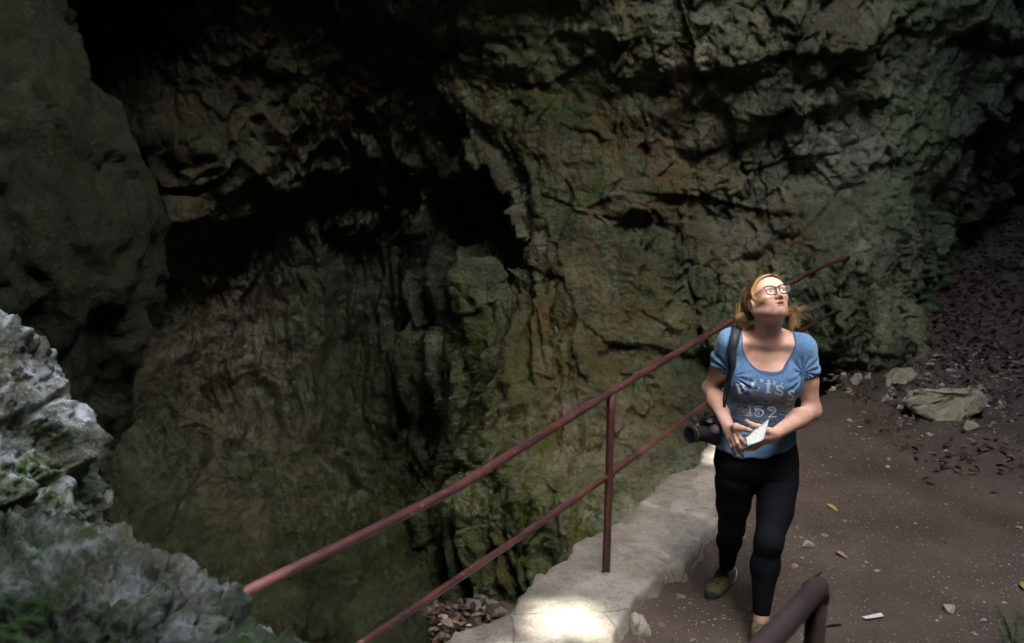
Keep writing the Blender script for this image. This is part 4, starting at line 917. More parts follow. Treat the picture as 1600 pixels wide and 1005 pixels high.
for s_ in (-1, 1):
    c_ = H(s_ * .031, -.0772, -.0035); v, f = sphere(c_, .0122, 40, 30); dd = np.array([math.degrees(math.acos(max(-1, min(1, (p - c_).normalized().dot(gaze))))) for p in v])
    mesh_obj('eye', v, f, em.m, person, attrs=dict(iris=(dd < 31).astype(float), pupil=((dd < 13) | ((dd > 28) & (dd < 32))).astype(float)))
    v, f = tube([H(s_ * .0185, -.0865, .0010), H(s_ * .025, -.0905, .0060), H(s_ * .033, -.0915, .0070), H(s_ * .041, -.086, .0040), H(s_ * .047, -.079, -.0005)], .0013, 6, True, 4); mesh_obj('eyelashes', v, f, simple('lash', (.015, .010, .008), .6, .2), person)
# glasses
gl = Vector; frm = simple('black_acetate', (.012, .010, .012), .25, .5, .1); gpts = lambda sx: [H(sx * .031 + x * sx, -.1035 + .012 * abs(x + .0) * (1 if x > 0 else .3), z) for x, z in
      [(-.0235, .005), (-.0240, -.008), (-.019, -.0215), (-.008, -.0255), (.008, -.0250), (.020, -.0200), (.0270, -.006), (.0285, .0085), (.023, .0140), (.006, .0150), (-.010, .0140), (-.020, .0115)]]
G = []
for sx in (-1, 1):
    p_ = gpts(sx); G.append(tube(p_ + [p_[0]], .0026, 8, False, 3))
    G.append(tube([H(sx * .0590, -.0985, .0095), H(sx * .0700, -.080, .0065), H(sx * .0790, -.03, .004), H(sx * .0800, .01, .004), H(sx * .079, .03, -.010)], .0018, 8, True, 3))
G.append(tube([H(-.0080, -.104, .004), H(0, -.1085, .0075), H(.0080, -.104, .004)], .0026, 8, True, 3))
v, f = join(*G); gob = mesh_obj('glasses', v, f, frm, person)
lens = NT('lens'); lens.base((.9, .95, 1), .03, .5); lens.b.inputs['Alpha'].default_value = .05
for sx in (-1, 1): p_ = gpts(sx); mesh_obj('lens', [sum((q_ for q_ in p_), Vector()) / len(p_)] + p_, [(0, 1 + k, 1 + (k + 1) % 12) for k in range(12)], lens.m, gob)
# ---- hair
hairm = NT('hair_dark_blond'); hc = hairm.ramp(hairm.attr('tone'), [(.0, (.045, .022, .009)), (.40, (.115, .060, .024)), (.70, (.30, .18, .070)), (1.0, (.62, .43, .19))]); hairm.base(hc, .42, .5)
hf = Field()
def xell(c, rad, k=.015, op='u'): hf.add(lambda P, c=c, rad=rad: ell_d((P - np.array(HO[:])) @ HMn, c, rad), H(*c), max(rad), k, op)
xell((0, .024, .030), (.0805, .096, .0775), .02); xell((0, -.097, -.012), (.0535, .083, .056), .012, 's'); xell((0, -.08, -.06), (.09, .075, .07), .012, 's')
for s_ in (-1, 1): xell((s_ * .085, .006, -.026), (.024, .034, .046), .01, 's')
HV, HF = sample2(hf, tuple(HO - Vector((.16, .16, .16))), tuple(HO + Vector((.16, .16, .16))), .004)
hq = (HV - np.array(HO[:])) @ HMn; ang = np.arctan2(hq[:, 0] - .015, hq[:, 2] + .02)
HV = HV + vnormals(HV, HF) * (.0022 * np.sin(ang * 55 + 4 * fbm(HV * 30, 2, 3)) + .003 * fbm(HV * 45, 3, 7))[:, None]
tone = np.clip(.30 + .35 * fbm(np.stack([ang * 9, hq[:, 1] * 6, hq[:, 2] * 0], 1), 4, 4) + .1 * fbm(np.stack([ang * 40, hq[:, 1] * 5, ang * 0], 1), 2, 9), 0, 1)
rh_ = random.Random(8); SV, SF, ST = [], [], []
def strand(pts, r0, tn, n=4):
    v, f = tube(pts, lambda t: r0 * (1 - .85 * t ** 2), n, False, 4); o_ = len(SV); SV.extend(v); SF.extend(tuple(i + o_ for i in g) for g in f); ST.extend([min(1, max(0, tn + .35 * (i / len(v)) - .05))] * 1 for i in range(len(v)))
J = lambda s: Vector((rh_.gauss(0, s), rh_.gauss(0, s), rh_.gauss(0, s)))
# over the crown from the parting, back to the nape
for k in range(420):
    t = rh_.random(); sx = -1 if rh_.random() < .55 else 1; y0 = -.066 + .11 * t; part = .014
    jt = rh_.uniform(-.004, .004); a0 = H(part + sx * .004, y0, .112 - .45 * max(0, y0 + .02) ** 2 * 2 - (.020 if y0 < -.045 else 0)); w_ = rh_.uniform(0, 1)
    a1 = H(sx * (.050 + jt), y0 + .012 + .03 * w_, .092 - .012 * w_); a2 = H(sx * (.080 + jt), .015 + .035 * w_, .046 + rh_.uniform(-.010, .012)); a3 = H(sx * (.077 + jt), .062 + .02 * w_, -.012 + rh_.uniform(-.02, .02)); a4 = H(sx * .04, .090, -.05) + J(.012)
    strand([a0, a1 + J(.002), a2 + J(.003), a3 + J(.004), a4], rh_.uniform(.0009, .0019), rh_.uniform(.12, .62))
for k in range(380):
    sx = -1 if rh_.random() < .5 else 1; w_ = rh_.random(); part = .014
    a0 = H(part + sx * .003, -.074 + .030 * w_, .092 + .016 * w_) ; a1 = H(sx * .042, -.066 + .025 * w_, .078 + .010 * w_) + J(.002); a2 = H(sx * .067, -.042 + .025 * w_, .042 + .012 * w_) + J(.002); a3 = H(sx * .079, -.006 + .02 * w_, .028 + rh_.uniform(-.004, .010)) + J(.002); a4 = H(sx * .080, .048, .002) + J(.005)
    strand([a0, a1, a2, a3, a4], rh_.uniform(.0010, .0020), rh_.uniform(.15, .8))
# picture-left lock, falling from behind the ear onto the shoulder
CL_ = [(rh_.uniform(0, 1), rh_.gauss(1157, 7.5), rh_.uniform(494, 523), rh_.gauss(1163, 6), rh_.uniform(476, 492)) for _ in range(24)]
for k in range(620):
    w_, tu, tv, mu, mv = CL_[k % 24]; w_ += rh_.uniform(-.08, .08); a0 = H(-.066 + J(.005).x, .03 + .05 * w_, .03 - .07 * rh_.random()); tip = at(tu + rh_.gauss(0, 2.6), tv + rh_.gauss(0, 3.5), 4.24 + .10 * w_)
    mid = at(mu + rh_.gauss(0, 3.6), mv + rh_.gauss(0, 2), 4.27 + .05 * w_); sw = .006 * math.sin(k % 24 * 1.7)
    strand([a0, a0.lerp(mid, .5) + J(.004) + Vector((-.010 + sw, 0, .004)), mid + J(.002), mid.lerp(tip, .5) + J(.002) + Vector((-sw, 0, 0)), tip], rh_.uniform(.0007, .0017), min(1, max(.2, .25 + .5 * ((k % 24) * .37 % 1) + rh_.gauss(0, .13))))
CR_ = [(rh_.random(), rh_.gauss(0, 2), rh_.gauss(0, 5), rh_.random()) for _ in range(22)]
for k in range(600):
    q_, du, dv, w_ = CR_[k % 22]; a0 = H(.066, .035 + .05 * w_, .00 - .07 * rh_.random()); w_ += rh_.uniform(-.06, .06)
    tip = at(1233 + 25 * q_ * (.55 + .6 * rh_.random()) + du + rh_.gauss(0, 2.6), 521 - 30 * q_ + dv + rh_.gauss(0, 3.5), 4.27 + .10 * w_); mid = at(1235 + 8 * q_ + rh_.gauss(0, 1.2), 484 + rh_.gauss(0, 2.5) + 6 * (1 - q_), 4.29 + .04 * w_)
    strand([a0, a0.lerp(mid, .5) + J(.003), mid, mid.lerp(tip, .55) + J(.002) + Vector((.004, 0, .004)) * math.sin(k % 22), tip], rh_.uniform(.0006, .0014), min(1, max(.25, .30 + .5 * ((k % 22) * .61 % 1) + rh_.gauss(0, .12))))
# fringe swept over the temple, and loose hairs
for k in range(60):
    a0 = H(.010, -.060 + .010 * rh_.random(), .098); strand([a0, H(-.048, -.062, .077) + J(.003), H(-.079, -.042, .036) + J(.004), H(-.082, -.044, -.008) + J(.004), H(-.068, -.066, -.030) + J(.005)], rh_.uniform(.0006, .0010), rh_.uniform(.3, .95))
for k in range(50):
    a0 = H(rh_.choice([-1, 1]) * .075, .03 + J(.02).x, .02 + J(.03).y); strand([a0, a0 + J(.010) + HM @ Vector((0, .01, .0)), a0 + J(.018) + Vector((0, .01, -.02))], .0004, rh_.uniform(.5, 1))
ST = [s_[0] if isinstance(s_, list) else s_ for s_ in ST]
HV2 = np.concatenate([HV, np.array([p[:] for p in SV])]); HF2 = [tuple(map(int, q_)) for q_ in HF] + [tuple(i + len(HV) for i in g) for g in SF]
mesh_obj('hair', HV2, HF2, hairm.m, person, attrs=dict(tone=np.concatenate([tone, np.array(ST, float)])))

# ---- t-shirt
shirt = Field(); HEM = ([.88, .915, 1.0, 1.09, 1.19, 1.285, 1.34], [.862, .853, .838, .836, .852, .890, .902])
SH = [list(r_) for r_ in TORSO]
tsh = loft([(z, cx, cy, rx + (.010 if z > 1.1 else .016 if z > .95 else .012), rf + .010 + (.006 if z < 1.1 else 0), rb + .010) for (z, cx, cy, rx, rf, rb) in TORSO if z <= 1.346])
shirt.add(tsh, (1.12, 4.28, 1.0), .5, .03)
for sx, sz in ((-1, 0), (1, -.006)): shirt.ell((1.112 + sx * .071, 4.190, 1.180 + sz), (.078, .074, .080), .045)
shirt.ell((1.112, 4.185, 1.16), (.06, .055, .07), .04)
cut = []
for s_, e_, ln in ((shR, elR, .42), (shL, elL, .40)):
    d_ = (e_ - s_).normalized(); q_ = s_.lerp(e_, ln); shirt.cap(s_ + Vector((0, 0, .004)), q_ + d_ * .04, .0610, .0685, .035); shirt.cap(Vector((1.132, 4.30, 1.372)), s_ + Vector((0, .008, .012)), .041, .054, .05)
    cut.append((np.array(q_[:]), np.array(d_[:])))
def neck_d(P):
    dx = P[:, 0] - (1.132 + .03 * (1.42 - P[:, 2]) * -1.0); front = P[:, 1] < 4.30
    zc = np.where(front, 1.362, 1.39); rz_ = np.where(front, .130, .03); e = (np.abs(dx / .114) ** 2.1 + np.abs(np.minimum(P[:, 2] - zc, 0) / rz_) ** 2.1) ** (1 / 2.1); return (e - 1) * .10
def hem_d(P): return (np.interp(P[:, 0], *HEM) + .004 * np.sin(P[:, 0] * 60)) - P[:, 2]
def sleeve_cut(P):
    d = np.full(len(P), -1.0)
    for i, (q_, d_) in enumerate(cut):
        m = (P[:, 0] < 1.02) if i == 0 else (P[:, 0] > 1.24); lat = np.abs(P[:, 0] - 1.12) - .20
        d = np.maximum(d, np.where(m & (P[:, 2] > 1.02), np.minimum((P - q_) @ d_ + .002 * np.sin(P[:, 1] * 60), np.where(P[:, 2] > 0, np.abs(P[:, 0] - 1.128) - .168, 0)), -1))
    return d
def shirt_f(P, c, r): return np.maximum(np.maximum(shirt(P, c, r), -neck_d(P)), np.maximum(hem_d(P), sleeve_cut(P)))
V, F = sample2(shirt_f, (.84, 4.02, .80), (1.44, 4.46, 1.47), .0032)
V = relax(V, F, 1, .4); N = vnormals(V, F)
bd = np.minimum(np.abs(neck_d(V)), np.abs(hem_d(V))); edge = sstep(.010, .004, bd)
zz, xx = V[:, 2], V[:, 0]
wa = np.exp(-((zz - .965) / .055) ** 2); side = sstep(.08, .17, np.abs(xx - 1.11))
wr = .0085 * wa * fbm(np.stack([xx * 5, V[:, 1] * 5, zz * 34 + 2 * xx], 1), 3, 5, ridge=True) + .004 * wa * fbm(np.stack([xx * 14, V[:, 1] * 14, zz * 60], 1), 2, 15)
wr += .0045 * np.exp(-((zz - 1.08) / .05) ** 2) * (.4 + side) * fbm(np.stack([xx * 7, V[:, 1] * 7, zz * 30 - 12 * np.abs(xx - 1.11)], 1), 2, 6, ridge=True)
wr += .0030 * np.exp(-((zz - .88) / .03) ** 2) * fbm(np.stack([xx * 22, V[:, 1] * 22, zz * 6], 1), 2, 7)
for sc__, ax in ((1.288, 1), (.968, -1)):
    rx_ = xx - sc__; rz2 = zz - 1.215; rr_ = np.hypot(rx_, rz2); wr += .0042 * sstep(1.30, 1.27, zz) * np.exp(-((rr_ - .055) / .045) ** 2) * np.sin(np.arctan2(rz2, rx_) * 13 + 3 * fbm(V * 14, 2, 3))
wr += .0016 * fbm(V * 12, 4, 8); wr *= sstep(.004, .035, neck_d(V)); V = V + N * np.maximum(wr, -.0035)[:, None]
tm = NT('heather_blue_cotton'); hv = tm.noise(160, 6, .8); tc1 = tm.ramp(hv, [(.30, (.055, .125, .245)), (.5, (.095, .200, .360)), (.72, (.20, .33, .50))])
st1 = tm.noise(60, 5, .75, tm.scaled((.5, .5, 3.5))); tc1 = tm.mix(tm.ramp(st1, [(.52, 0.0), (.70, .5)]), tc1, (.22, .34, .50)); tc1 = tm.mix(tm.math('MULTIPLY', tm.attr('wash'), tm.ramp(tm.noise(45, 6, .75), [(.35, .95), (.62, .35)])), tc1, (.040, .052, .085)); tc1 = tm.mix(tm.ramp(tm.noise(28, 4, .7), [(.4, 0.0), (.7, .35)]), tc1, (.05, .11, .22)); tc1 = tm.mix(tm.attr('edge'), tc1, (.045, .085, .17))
tm.base(tc1, .85, .15); tm.b.inputs['Sheen Weight'].default_value = .15; tm.bump(tm.noise(420, 3), .3, .0012)
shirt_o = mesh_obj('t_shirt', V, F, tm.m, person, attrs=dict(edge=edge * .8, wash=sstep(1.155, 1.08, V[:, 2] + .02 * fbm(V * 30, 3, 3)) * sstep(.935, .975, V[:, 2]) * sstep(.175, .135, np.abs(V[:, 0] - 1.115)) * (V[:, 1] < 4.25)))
shirt_bvh = BVHTree.FromPolygons([tuple(p) for p in V.tolist()], [tuple(q_) for q_ in F.tolist()])
# ---- the print on the shirt, laid on the cloth (measured on an enlargement)
camp = Vector((0, 0, CAMZ)); PV, PF = [], []
def onto(X, Y, lift=.0016):
    u, v_ = 1130 + X / 9.135, 570 + Y / 9.135; d_ = (at(u, v_, 4) - camp).normalized(); h_ = shirt_bvh.ray_cast(camp, d_)
    return h_[0] + h_[1] * lift if h_[0] is not None and (h_[0] - camp).length < 4.6 else None
def stroke(pts, w, step=7.0):
    """pts: polyline in enlargement pixels; w: width or list of widths"""
    p = np.array(pts, float); ws = np.full(len(p), float(w)) if np.isscalar(w) else np.interp(np.linspace(0, 1, len(p)), np.linspace(0, 1, len(w)), w)
    L = np.concatenate([[0], np.cumsum(np.hypot(*np.diff(p, axis=0).T))]); n = max(2, int(L[-1] / step)); s = np.linspace(0, L[-1], n)
    x, y, wd = np.interp(s, L, p[:, 0]), np.interp(s, L, p[:, 1]), np.interp(s, L, ws); tx, ty = np.gradient(x), np.gradient(y); ln = np.maximum(np.hypot(tx, ty), 1e-6); nx_, ny_ = -ty / ln, tx / ln
    m = max(2, int(wd.max() / 8) + 2); rows = []
    for i in range(n):
        row = [onto(x[i] + nx_[i] * wd[i] * (k / (m - 1) - .5), y[i] + ny_[i] * wd[i] * (k / (m - 1) - .5)) for k in range(m)]; rows.append(row)
    for i in range(n - 1):
        for k in range(m - 1):
            q_ = [rows[i][k], rows[i + 1][k], rows[i + 1][k + 1], rows[i][k + 1]]
            if any(c is None for c in q_) or max((q_[a] - q_[a - 1]).length for a in range(4)) > .012: continue
            o_ = len(PV); PV.extend(q_); PF.append((o_, o_ + 1, o_ + 2, o_ + 3))
def arc(cx, cy, rx, ry, a0, a1, n=18): return [(cx + rx * math.cos(math.radians(a0 + (a1 - a0) * i / n)), cy + ry * math.sin(math.radians(a0 + (a1 - a0) * i / n))) for i in range(n + 1)]
def spiral(cx, cy, r0, r1, a0, a1, n=36): return [(cx + (r0 + (r1 - r0) * i / n) * math.cos(math.radians(a0 + (a1 - a0) * i / n)), cy + (r0 + (r1 - r0) * i / n) * math.sin(math.radians(a0 + (a1 - a0) * i / n))) for i in range(n + 1)]
def letter(ch, cx, cy, w, h, t, rot=0):
    x0, x1, y0, y1 = -w / 2, w / 2, -h / 2, h / 2; S_ = []
    if ch == 'S': S_.append((arc(0, y0 + h * .27, w * .46, h * .25, -25, -268) + arc(0, y1 - h * .25, w * .5, h * .25, -90, 150), [t * .7] + [t] * 16 + [t * 1.35] * 4 + [t] * 15 + [t * .7] * 2))
    if ch == 'U': S_.append(([(x0, y0)] + arc(0, y1 - h * .3, w / 2, h * .3, 180, 0) + [(x1, y0)], t))
    if ch == 'N': S_ += [([(x0, y1), (x0, y0)], t), ([(x0, y0), (x1, y1)], t), ([(x1, y1), (x1, y0)], t)]
    if ch == 'E': S_ += [([(x0, y0), (x0, y1)], t)] + [([(x0, yy), (x1, yy)], t * .8) for yy in (y0, 0, y1)]
    if ch == 'T': S_ += [([(x0, y0), (x1, y0)], t), ([(0, y0), (0, y1)], t)]
    if ch == 'I': S_ += [([(0, y0), (0, 0), (0, y1)], [t * 1.9, t * 1.35, t * 2.1]), ([(x0, y0), (x1, y0)], t * .55), ([(x0, y1), (x1, y1)], t * .6)]
    if ch == 'L': S_ += [([(x0 + w * .28, y0), (x0 + w * .28, 0), (x0 + w * .28, y1)], [t * 1.7, t * 1.2, t * 1.9]), ([(x0, y0), (x0 + w * .6, y0)], t * .5), ([(x0, y1), (x1 - w * .1, y1 - 2), (x1, y1 - h * .22)], [t * .6, t * .8, t * .5])] + [(spiral(x1 - w * .05, y1 - h * .32, 3, h * .14, 0, 400), t * .35)]
    if ch == 'B': S_ += [([(x0 + w * .22, y0), (x0 + w * .2, 0), (x0 + w * .15, y1)], [t * 1.1, t * 1.3, t * 1.5]), ([(x0 - w * .05, y0 + 3), (x0 + w * .5, y0)], t * .5), (arc(x0 + w * .30, y0 + h * .26, w * .48, h * .25, -90, 90), [t * .5, t, t * .5]), (arc(x0 + w * .30, y1 - h * .25, w * .60, h * .26, -90, 90), [t * .5, t * 1.2, t * .5]), ([(x0 - w * .05, y1), (x0 + w * .4, y1)], t * .5)]
    c_, s_ = math.cos(math.radians(rot)), math.sin(math.radians(rot))
    for pts, wd in S_:
        if not np.isscalar(wd): wd = np.interp(np.linspace(0, 1, len(pts)), np.linspace(0, 1, len(wd)), wd)
        stroke([(cx + x * c_ - y * s_, cy + x * s_ + y * c_) for x, y in pts], wd, 5.0 if h < 60 else 7.0)
for ch, x, y, rt_ in (('S', 362, 212, -3), ('U', 450, 212, 0), ('N', 550, 222, 2), ('S', 648, 236, 5), ('E', 738, 262, 8), ('T', 838, 276, 12)): letter(ch, x, y, 34, 42, 9, rt_)
letter('B', 265, 332, 120, 130, 30, -10); letter('L', 450, 305, 130, 110, 28, 2); letter('I', 642, 328, 84, 125, 27, 3); letter('S', 805, 358, 118, 120, 26, 24); letter('S', 968, 425, 84, 130, 24, 18)
# scrollwork, then the figures
n_white = len(PF)
PVo, PFo = PV, PF; PV, PF = [], []
for (cx, cy, r, a0, tn) in [(300,450,70,200,500),(250,520,50,90,480),(360,510,60,-60,-520),(470,440,60,180,-480),(540,470,50,0,500),(620,430,42,90,-460),(700,470,55,180,520),(770,510,60,-30,-500),(860,480,60,200,500),(930,540,55,30,-480),(250,640,55,0,520),(330,660,48,180,-500),(830,620,52,120,480),(900,640,46,-60,-460),(760,440,36,0,420),(420,560,40,90,480),(180,560,28,0,400)]:
    stroke(spiral(cx, cy, 6, r, a0, a0 + tn), [6] + [13] * 30 + [6] * 6, 9)
for (a, b, c) in [((210,470),(330,400),(480,470)),((230,560),(340,590),(430,560)),((480,520),(600,560),(700,520)),((700,560),(830,590),(1010,540)),((720,440),(850,520),(1000,560)),((200,700),(300,730),(400,700)),((790,700),(900,720),(960,700)),((560,420),(640,500),(730,560))]:
    t = np.linspace(0, 1, 20)[:, None]; p_ = (1 - t) ** 2 * np.array(a) + 2 * t * (1 - t) * np.array(b) + t ** 2 * np.array(c); stroke(p_, [4] + [14] * 18 + [4], 9)
rp_ = random.Random(2)
for k in range(70):
    x, y = rp_.uniform(150, 1010), rp_.uniform(740, 850); l_ = rp_.uniform(8, 26); stroke([(x, y), (x + l_, y - rp_.uniform(-8, 10))], rp_.uniform(4, 9), 6)
mesh_obj('shirt_scrolls', PV, PF, simple('print_grey', (.25, .26, .29), .7, .3, .25, 90), shirt_o)
PV, PF = PVo, PFo
stroke([(385, 590), (385, 690)], [14, 22]); stroke([(350, 610), (385, 590)], 8); stroke([(355, 690), (415, 690)], 9)
stroke([(460, 590), (575, 590)], [20, 12]); stroke([(465, 590), (450, 640)], 16); stroke([(450, 645)] + arc(500, 680, 72, 52, -130, 120) + spiral(490, 685, 46, 6, 110, 560), [12] + [20] * 12 + [12] * 43, 6)
stroke(spiral(685, 640, 8, 42, 0, 380) + arc(690, 640, 62, 46, -160, 60) + [(660, 735), (640, 740), (760, 735)], [8] * 37 + [16] * 19 + [12, 12, 14], 6)
stroke([(310, 725), (420, 720)], [3, 18]); stroke([(880, 745), (930, 700), (970, 745)], [22, 14, 22])
mesh_obj('shirt_lettering', PV, PF, simple('print_white', (.48, .55, .63), .7, .3, .10, 120), shirt_o)

# ---- leggings
lg = Field(); lg.add(loft([r_ for r_ in TORSO if r_[0] <= .93], .004), (1.12, 4.28, .8), .35, .03); legs(lg, .004)
CR, CL = anR + Vector((0, .0, .012)), anL + Vector((0, 0, .022))
def leg_f(P, c, r):
    d = lg(P, c, r); left = P[:, 0] < 1.094 + .12 * np.clip(.65 - P[:, 2], 0, 1) * -.0
    dr = (anR - knR).normalized(); dl = (anL - knL).normalized()
    cr_d = (P - np.array(CR[:])) @ np.array(dr[:]); cl_d = (P - np.array(CL[:])) @ np.array(dl[:])
    lo_ = np.where(left & (P[:, 1] > 4.2), cr_d, cl_d); return np.maximum(d, np.where(P[:, 2] < .45, lo_, -1))
V, F = sample2(leg_f, (.88, 3.90, .04), (1.38, 4.68, .95), .0036); V = relax(V, F, 2, .4); N = vnormals(V, F)
kz = .4 * np.exp(-((V[:, 2] - knL.z) / .07) ** 2) + np.exp(-((V[:, 2] - .12) / .05) ** 2) + .8 * np.exp(-((V[:, 2] - .68) / .05) ** 2)
V = V + N * (.0022 * kz * fbm(np.stack([V[:, 0] * 9, V[:, 1] * 9, V[:, 2] * 45], 1), 2, 3, ridge=True) + .0008 * fbm(V * 20, 3, 2))[:, None]
lm = NT('black_stretch_fabric'); lm.base(lm.ramp(lm.noise(300, 4), [(.3, (.0045, .0052, .0075)), (.7, (.009, .0105, .015))]), .85, .10); lm.bump(lm.noise(500, 2), .2, .0008)
mesh_obj('leggings', V, F, lm.m, person)
# ---- trainers
olive = NT('olive_suede'); oc = olive.ramp(olive.noise(60, 6, .7), [(.3, (.095, .092, .045)), (.6, (.155, .15, .078)), (.8, (.21, .20, .11))]); olive.base(oc, .85, .2); olive.bump(olive.noise(180, 5), .5, .002)
rub = simple('dark_teal_rubber', (.022, .034, .036), .6, .3, .25, 50, .002); lace = simple('dark_lace', (.03, .03, .018), .7, .3, .2, 80); silv = simple('silver_trim', (.50, .52, .54), .4, .5, .1)
def trainer(an, dr, zb):
    s_ = Vector((dr.y, -dr.x, 0)); s_ = -s_ if s_.x < 0 else s_; hz = Vector((an.x, an.y, zb)) - dr * .045
    T = lambda l, w, z: hz + dr * l + s_ * w + Vector((0, 0, z))
    up = Field()
    up.cap(T(.035, 0, .045), T(.075, 0, .052), .040, .038, .02); up.cap(T(.075, 0, .048), T(.20, .004, .034), .038, .032, .03); up.cap(T(.13, -.012, .032), T(.205, -.010, .028), .034, .028, .02); up.cap(T(.13, .014, .032), T(.20, .014, .028), .032, .027, .02); up.cap(T(.05, 0, .05), T(.060, 0, .070), .035, .037, .02); up.cap(T(.07, 0, .066), T(.12, 0, .056), .030, .024, .025)
    def upf(P, c, r):
        d = up(P, c, r); a_ = np.array(an[:]); hole = cap_d(P, np.array(T(.045, 0, .065)[:]), np.array(T(.050, 0, .16)[:]), .030, .036); return np.maximum(np.maximum(d, (zb + .016) - P[:, 2]), -hole)
    c_ = T(.11, 0, .06); V, F = sample2(upf, tuple(c_ - Vector((.18, .18, .07))), tuple(c_ + Vector((.18, .18, .12))), .0035); V = relax(V, F, 1, .4)
    up_o = mesh_obj('trainer', V, F, olive.m, person)
    so = Field(); so.cap(T(.030, 0, .012), T(.09, 0, .012), .040, .037, .03); so.cap(T(.09, 0, .012), T(.20, 0, .013), .037, .043, .03); so.cap(T(.20, 0, .022), T(.222, 0, .026), .040, .030, .02)
    def sof(P, c, r):
        d = so(P, c, r); al = (P - np.array(hz[:])) @ np.array(dr[:]); topz = zb + .024 + .022 * sstep(.185, .235, al) + .010 * sstep(.03, -.01, al); return np.maximum(np.maximum(d, P[:, 2] - topz), zb - P[:, 2])
    V, F = sample2(sof, tuple(c_ - Vector((.18, .18, .07))), tuple(c_ + Vector((.18, .18, .05))), .0035); mesh_obj('sole', V, F, rub, up_o)
    bvh = BVHTree.FromObject(up_o, bpy.context.evaluated_depsgraph_get()) if False else BVHTree.FromPolygons([v_.co[:] for v_ in up_o.data.vertices], [tuple(p.vertices) for p in up_o.data.polygons])
    L_ = []
    def pr(l, w):
        o_ = T(l, w, .25); h_ = bvh.ray_cast(o_, Vector((0, 0, -1))); return (h_[0] + Vector((0, 0, .002))) if h_[0] else T(l, w, .06)
    for i in range(5):
        l0 = .095 + i * .019; L_.append(tube([pr(l0, -.024), pr(l0 + .006, -.008), pr(l0 + .012, .008), pr(l0 + .019, .022)], .0019, 6, True, 3)); L_.append(tube([pr(l0, .024), pr(l0 + .006, .008), pr(l0 + .012, -.008), pr(l0 + .019, -.022)], .0019, 6, True, 3))
    for w in (-1, 1): L_.append(tube([pr(.097, 0) + Vector((0, 0, .002)), pr(.09, w * .02) + Vector((0, 0, .008)), pr(.105, w * .036), pr(.12, w * .024) + Vector((0, 0, .003)), pr(.102, 0) + Vector((0, 0, .003))], .0018, 6, True, 3))
    v, f = join(*L_); mesh_obj('laces', v, f, lace, up_o)
    v, f = tube([T(.0, -.030, .050), T(-.006, -.0, .078), T(.0, .032, .070), T(.03, .043, .040), T(.07, .040, .030)], .0040, 8, True, 4); mesh_obj('trim', v, f, silv, up_o)
    return up_o
trainer(anR, FR, .004); trainer(anL, FL, .004)
# thin anklet
v, f = tube([anL + Vector((math.cos(a) * .034, math.sin(a) * .034, -.016 + .006 * math.sin(a + 1))) for a in np.linspace(0, 6.283, 18)], .0013, 6, False); mesh_obj('anklet', v, f, silv, person)

# ------------------------------------------------------------------ things she carries
paper = NT('map_paper'); pc = paper.ramp(paper.noise(42, 5, .6, None, 1.2), [(.36, (.62, .84, .78)), (.47, (.78, .90, .78)), (.55, (.84, .92, .80)), (.68, (.88, .93, .88))]); pc = paper.mix(paper.ramp(paper.noise(90, 3, .6, None, 1.5), [(.62, 0.0), (.65, .8)]), pc, (.10, .28, .34)); paper.base(pc, .5, .3)
wpap = simple('white_paper', (.78, .78, .84), .5, .3, .03)
A_, B_, C_, D_ = Z(912, 158, 3.968), Z(822, 480, 3.936), Z(590, 568, 3.938), Z(560, 425, 3.962)
leaf = empty('leaflet', B_, 'small folded green map leaflet held in both hands of the woman', 'leaflet')
def sheet(name, pts, mat, off=(0, 0, 0), n=10, th=.0006, crease=.0):
    a, b, c, d = [Vector(p) + Vector(off) for p in pts]; V, F = [], []; nn = (b - a).cross(d - a).normalized()
    for side_ in (0, 1):
        for i in range(n + 1):
            for j in range(n + 1):
                s, t = i / n, j / n; p = a.lerp(b, s).lerp(d.lerp(c, s), t); V.append(p + nn * (th * side_ + .0022 * math.sin(s * 3.1) * math.sin(t * 5 + 1) + crease * abs(s - .5)))
    m = (n + 1) ** 2
    for i in range(n):
        for j in range(n):
            k = i * (n + 1) + j; F.append((k, k + 1, k + n + 2, k + n + 1)); F.append((m + k, m + k + n + 1, m + k + n + 2, m + k + 1))
    for i in range(n): 
        for k0, k1 in ((i, i + 1), ((n) * (n + 1) + i, n * (n + 1) + i + 1), (i * (n + 1), (i + 1) * (n + 1)), (i * (n + 1) + n, (i + 1) * (n + 1) + n)): F.append((k0, k1, m + k1, m + k0))
    return mesh_obj(name, V, F, mat, leaf)
sheet('printed_panel', (A_, B_, C_, D_), paper.m)
sheet('border', (A_ + Vector((.0012, -.001, 0)), B_ + Vector((.0016, -.001, -.001)), B_ + Vector((-.005, -.0012, .001)), A_ + Vector((-.002, -.0012, -.004))), wpap)
sheet('back_panel', (A_ + Vector((.003, .004, .001)), B_ + Vector((.004, .005, -.002)), Z(500, 625, 3.965), Z(450, 500, 3.972)), wpap, (0, .003, 0))

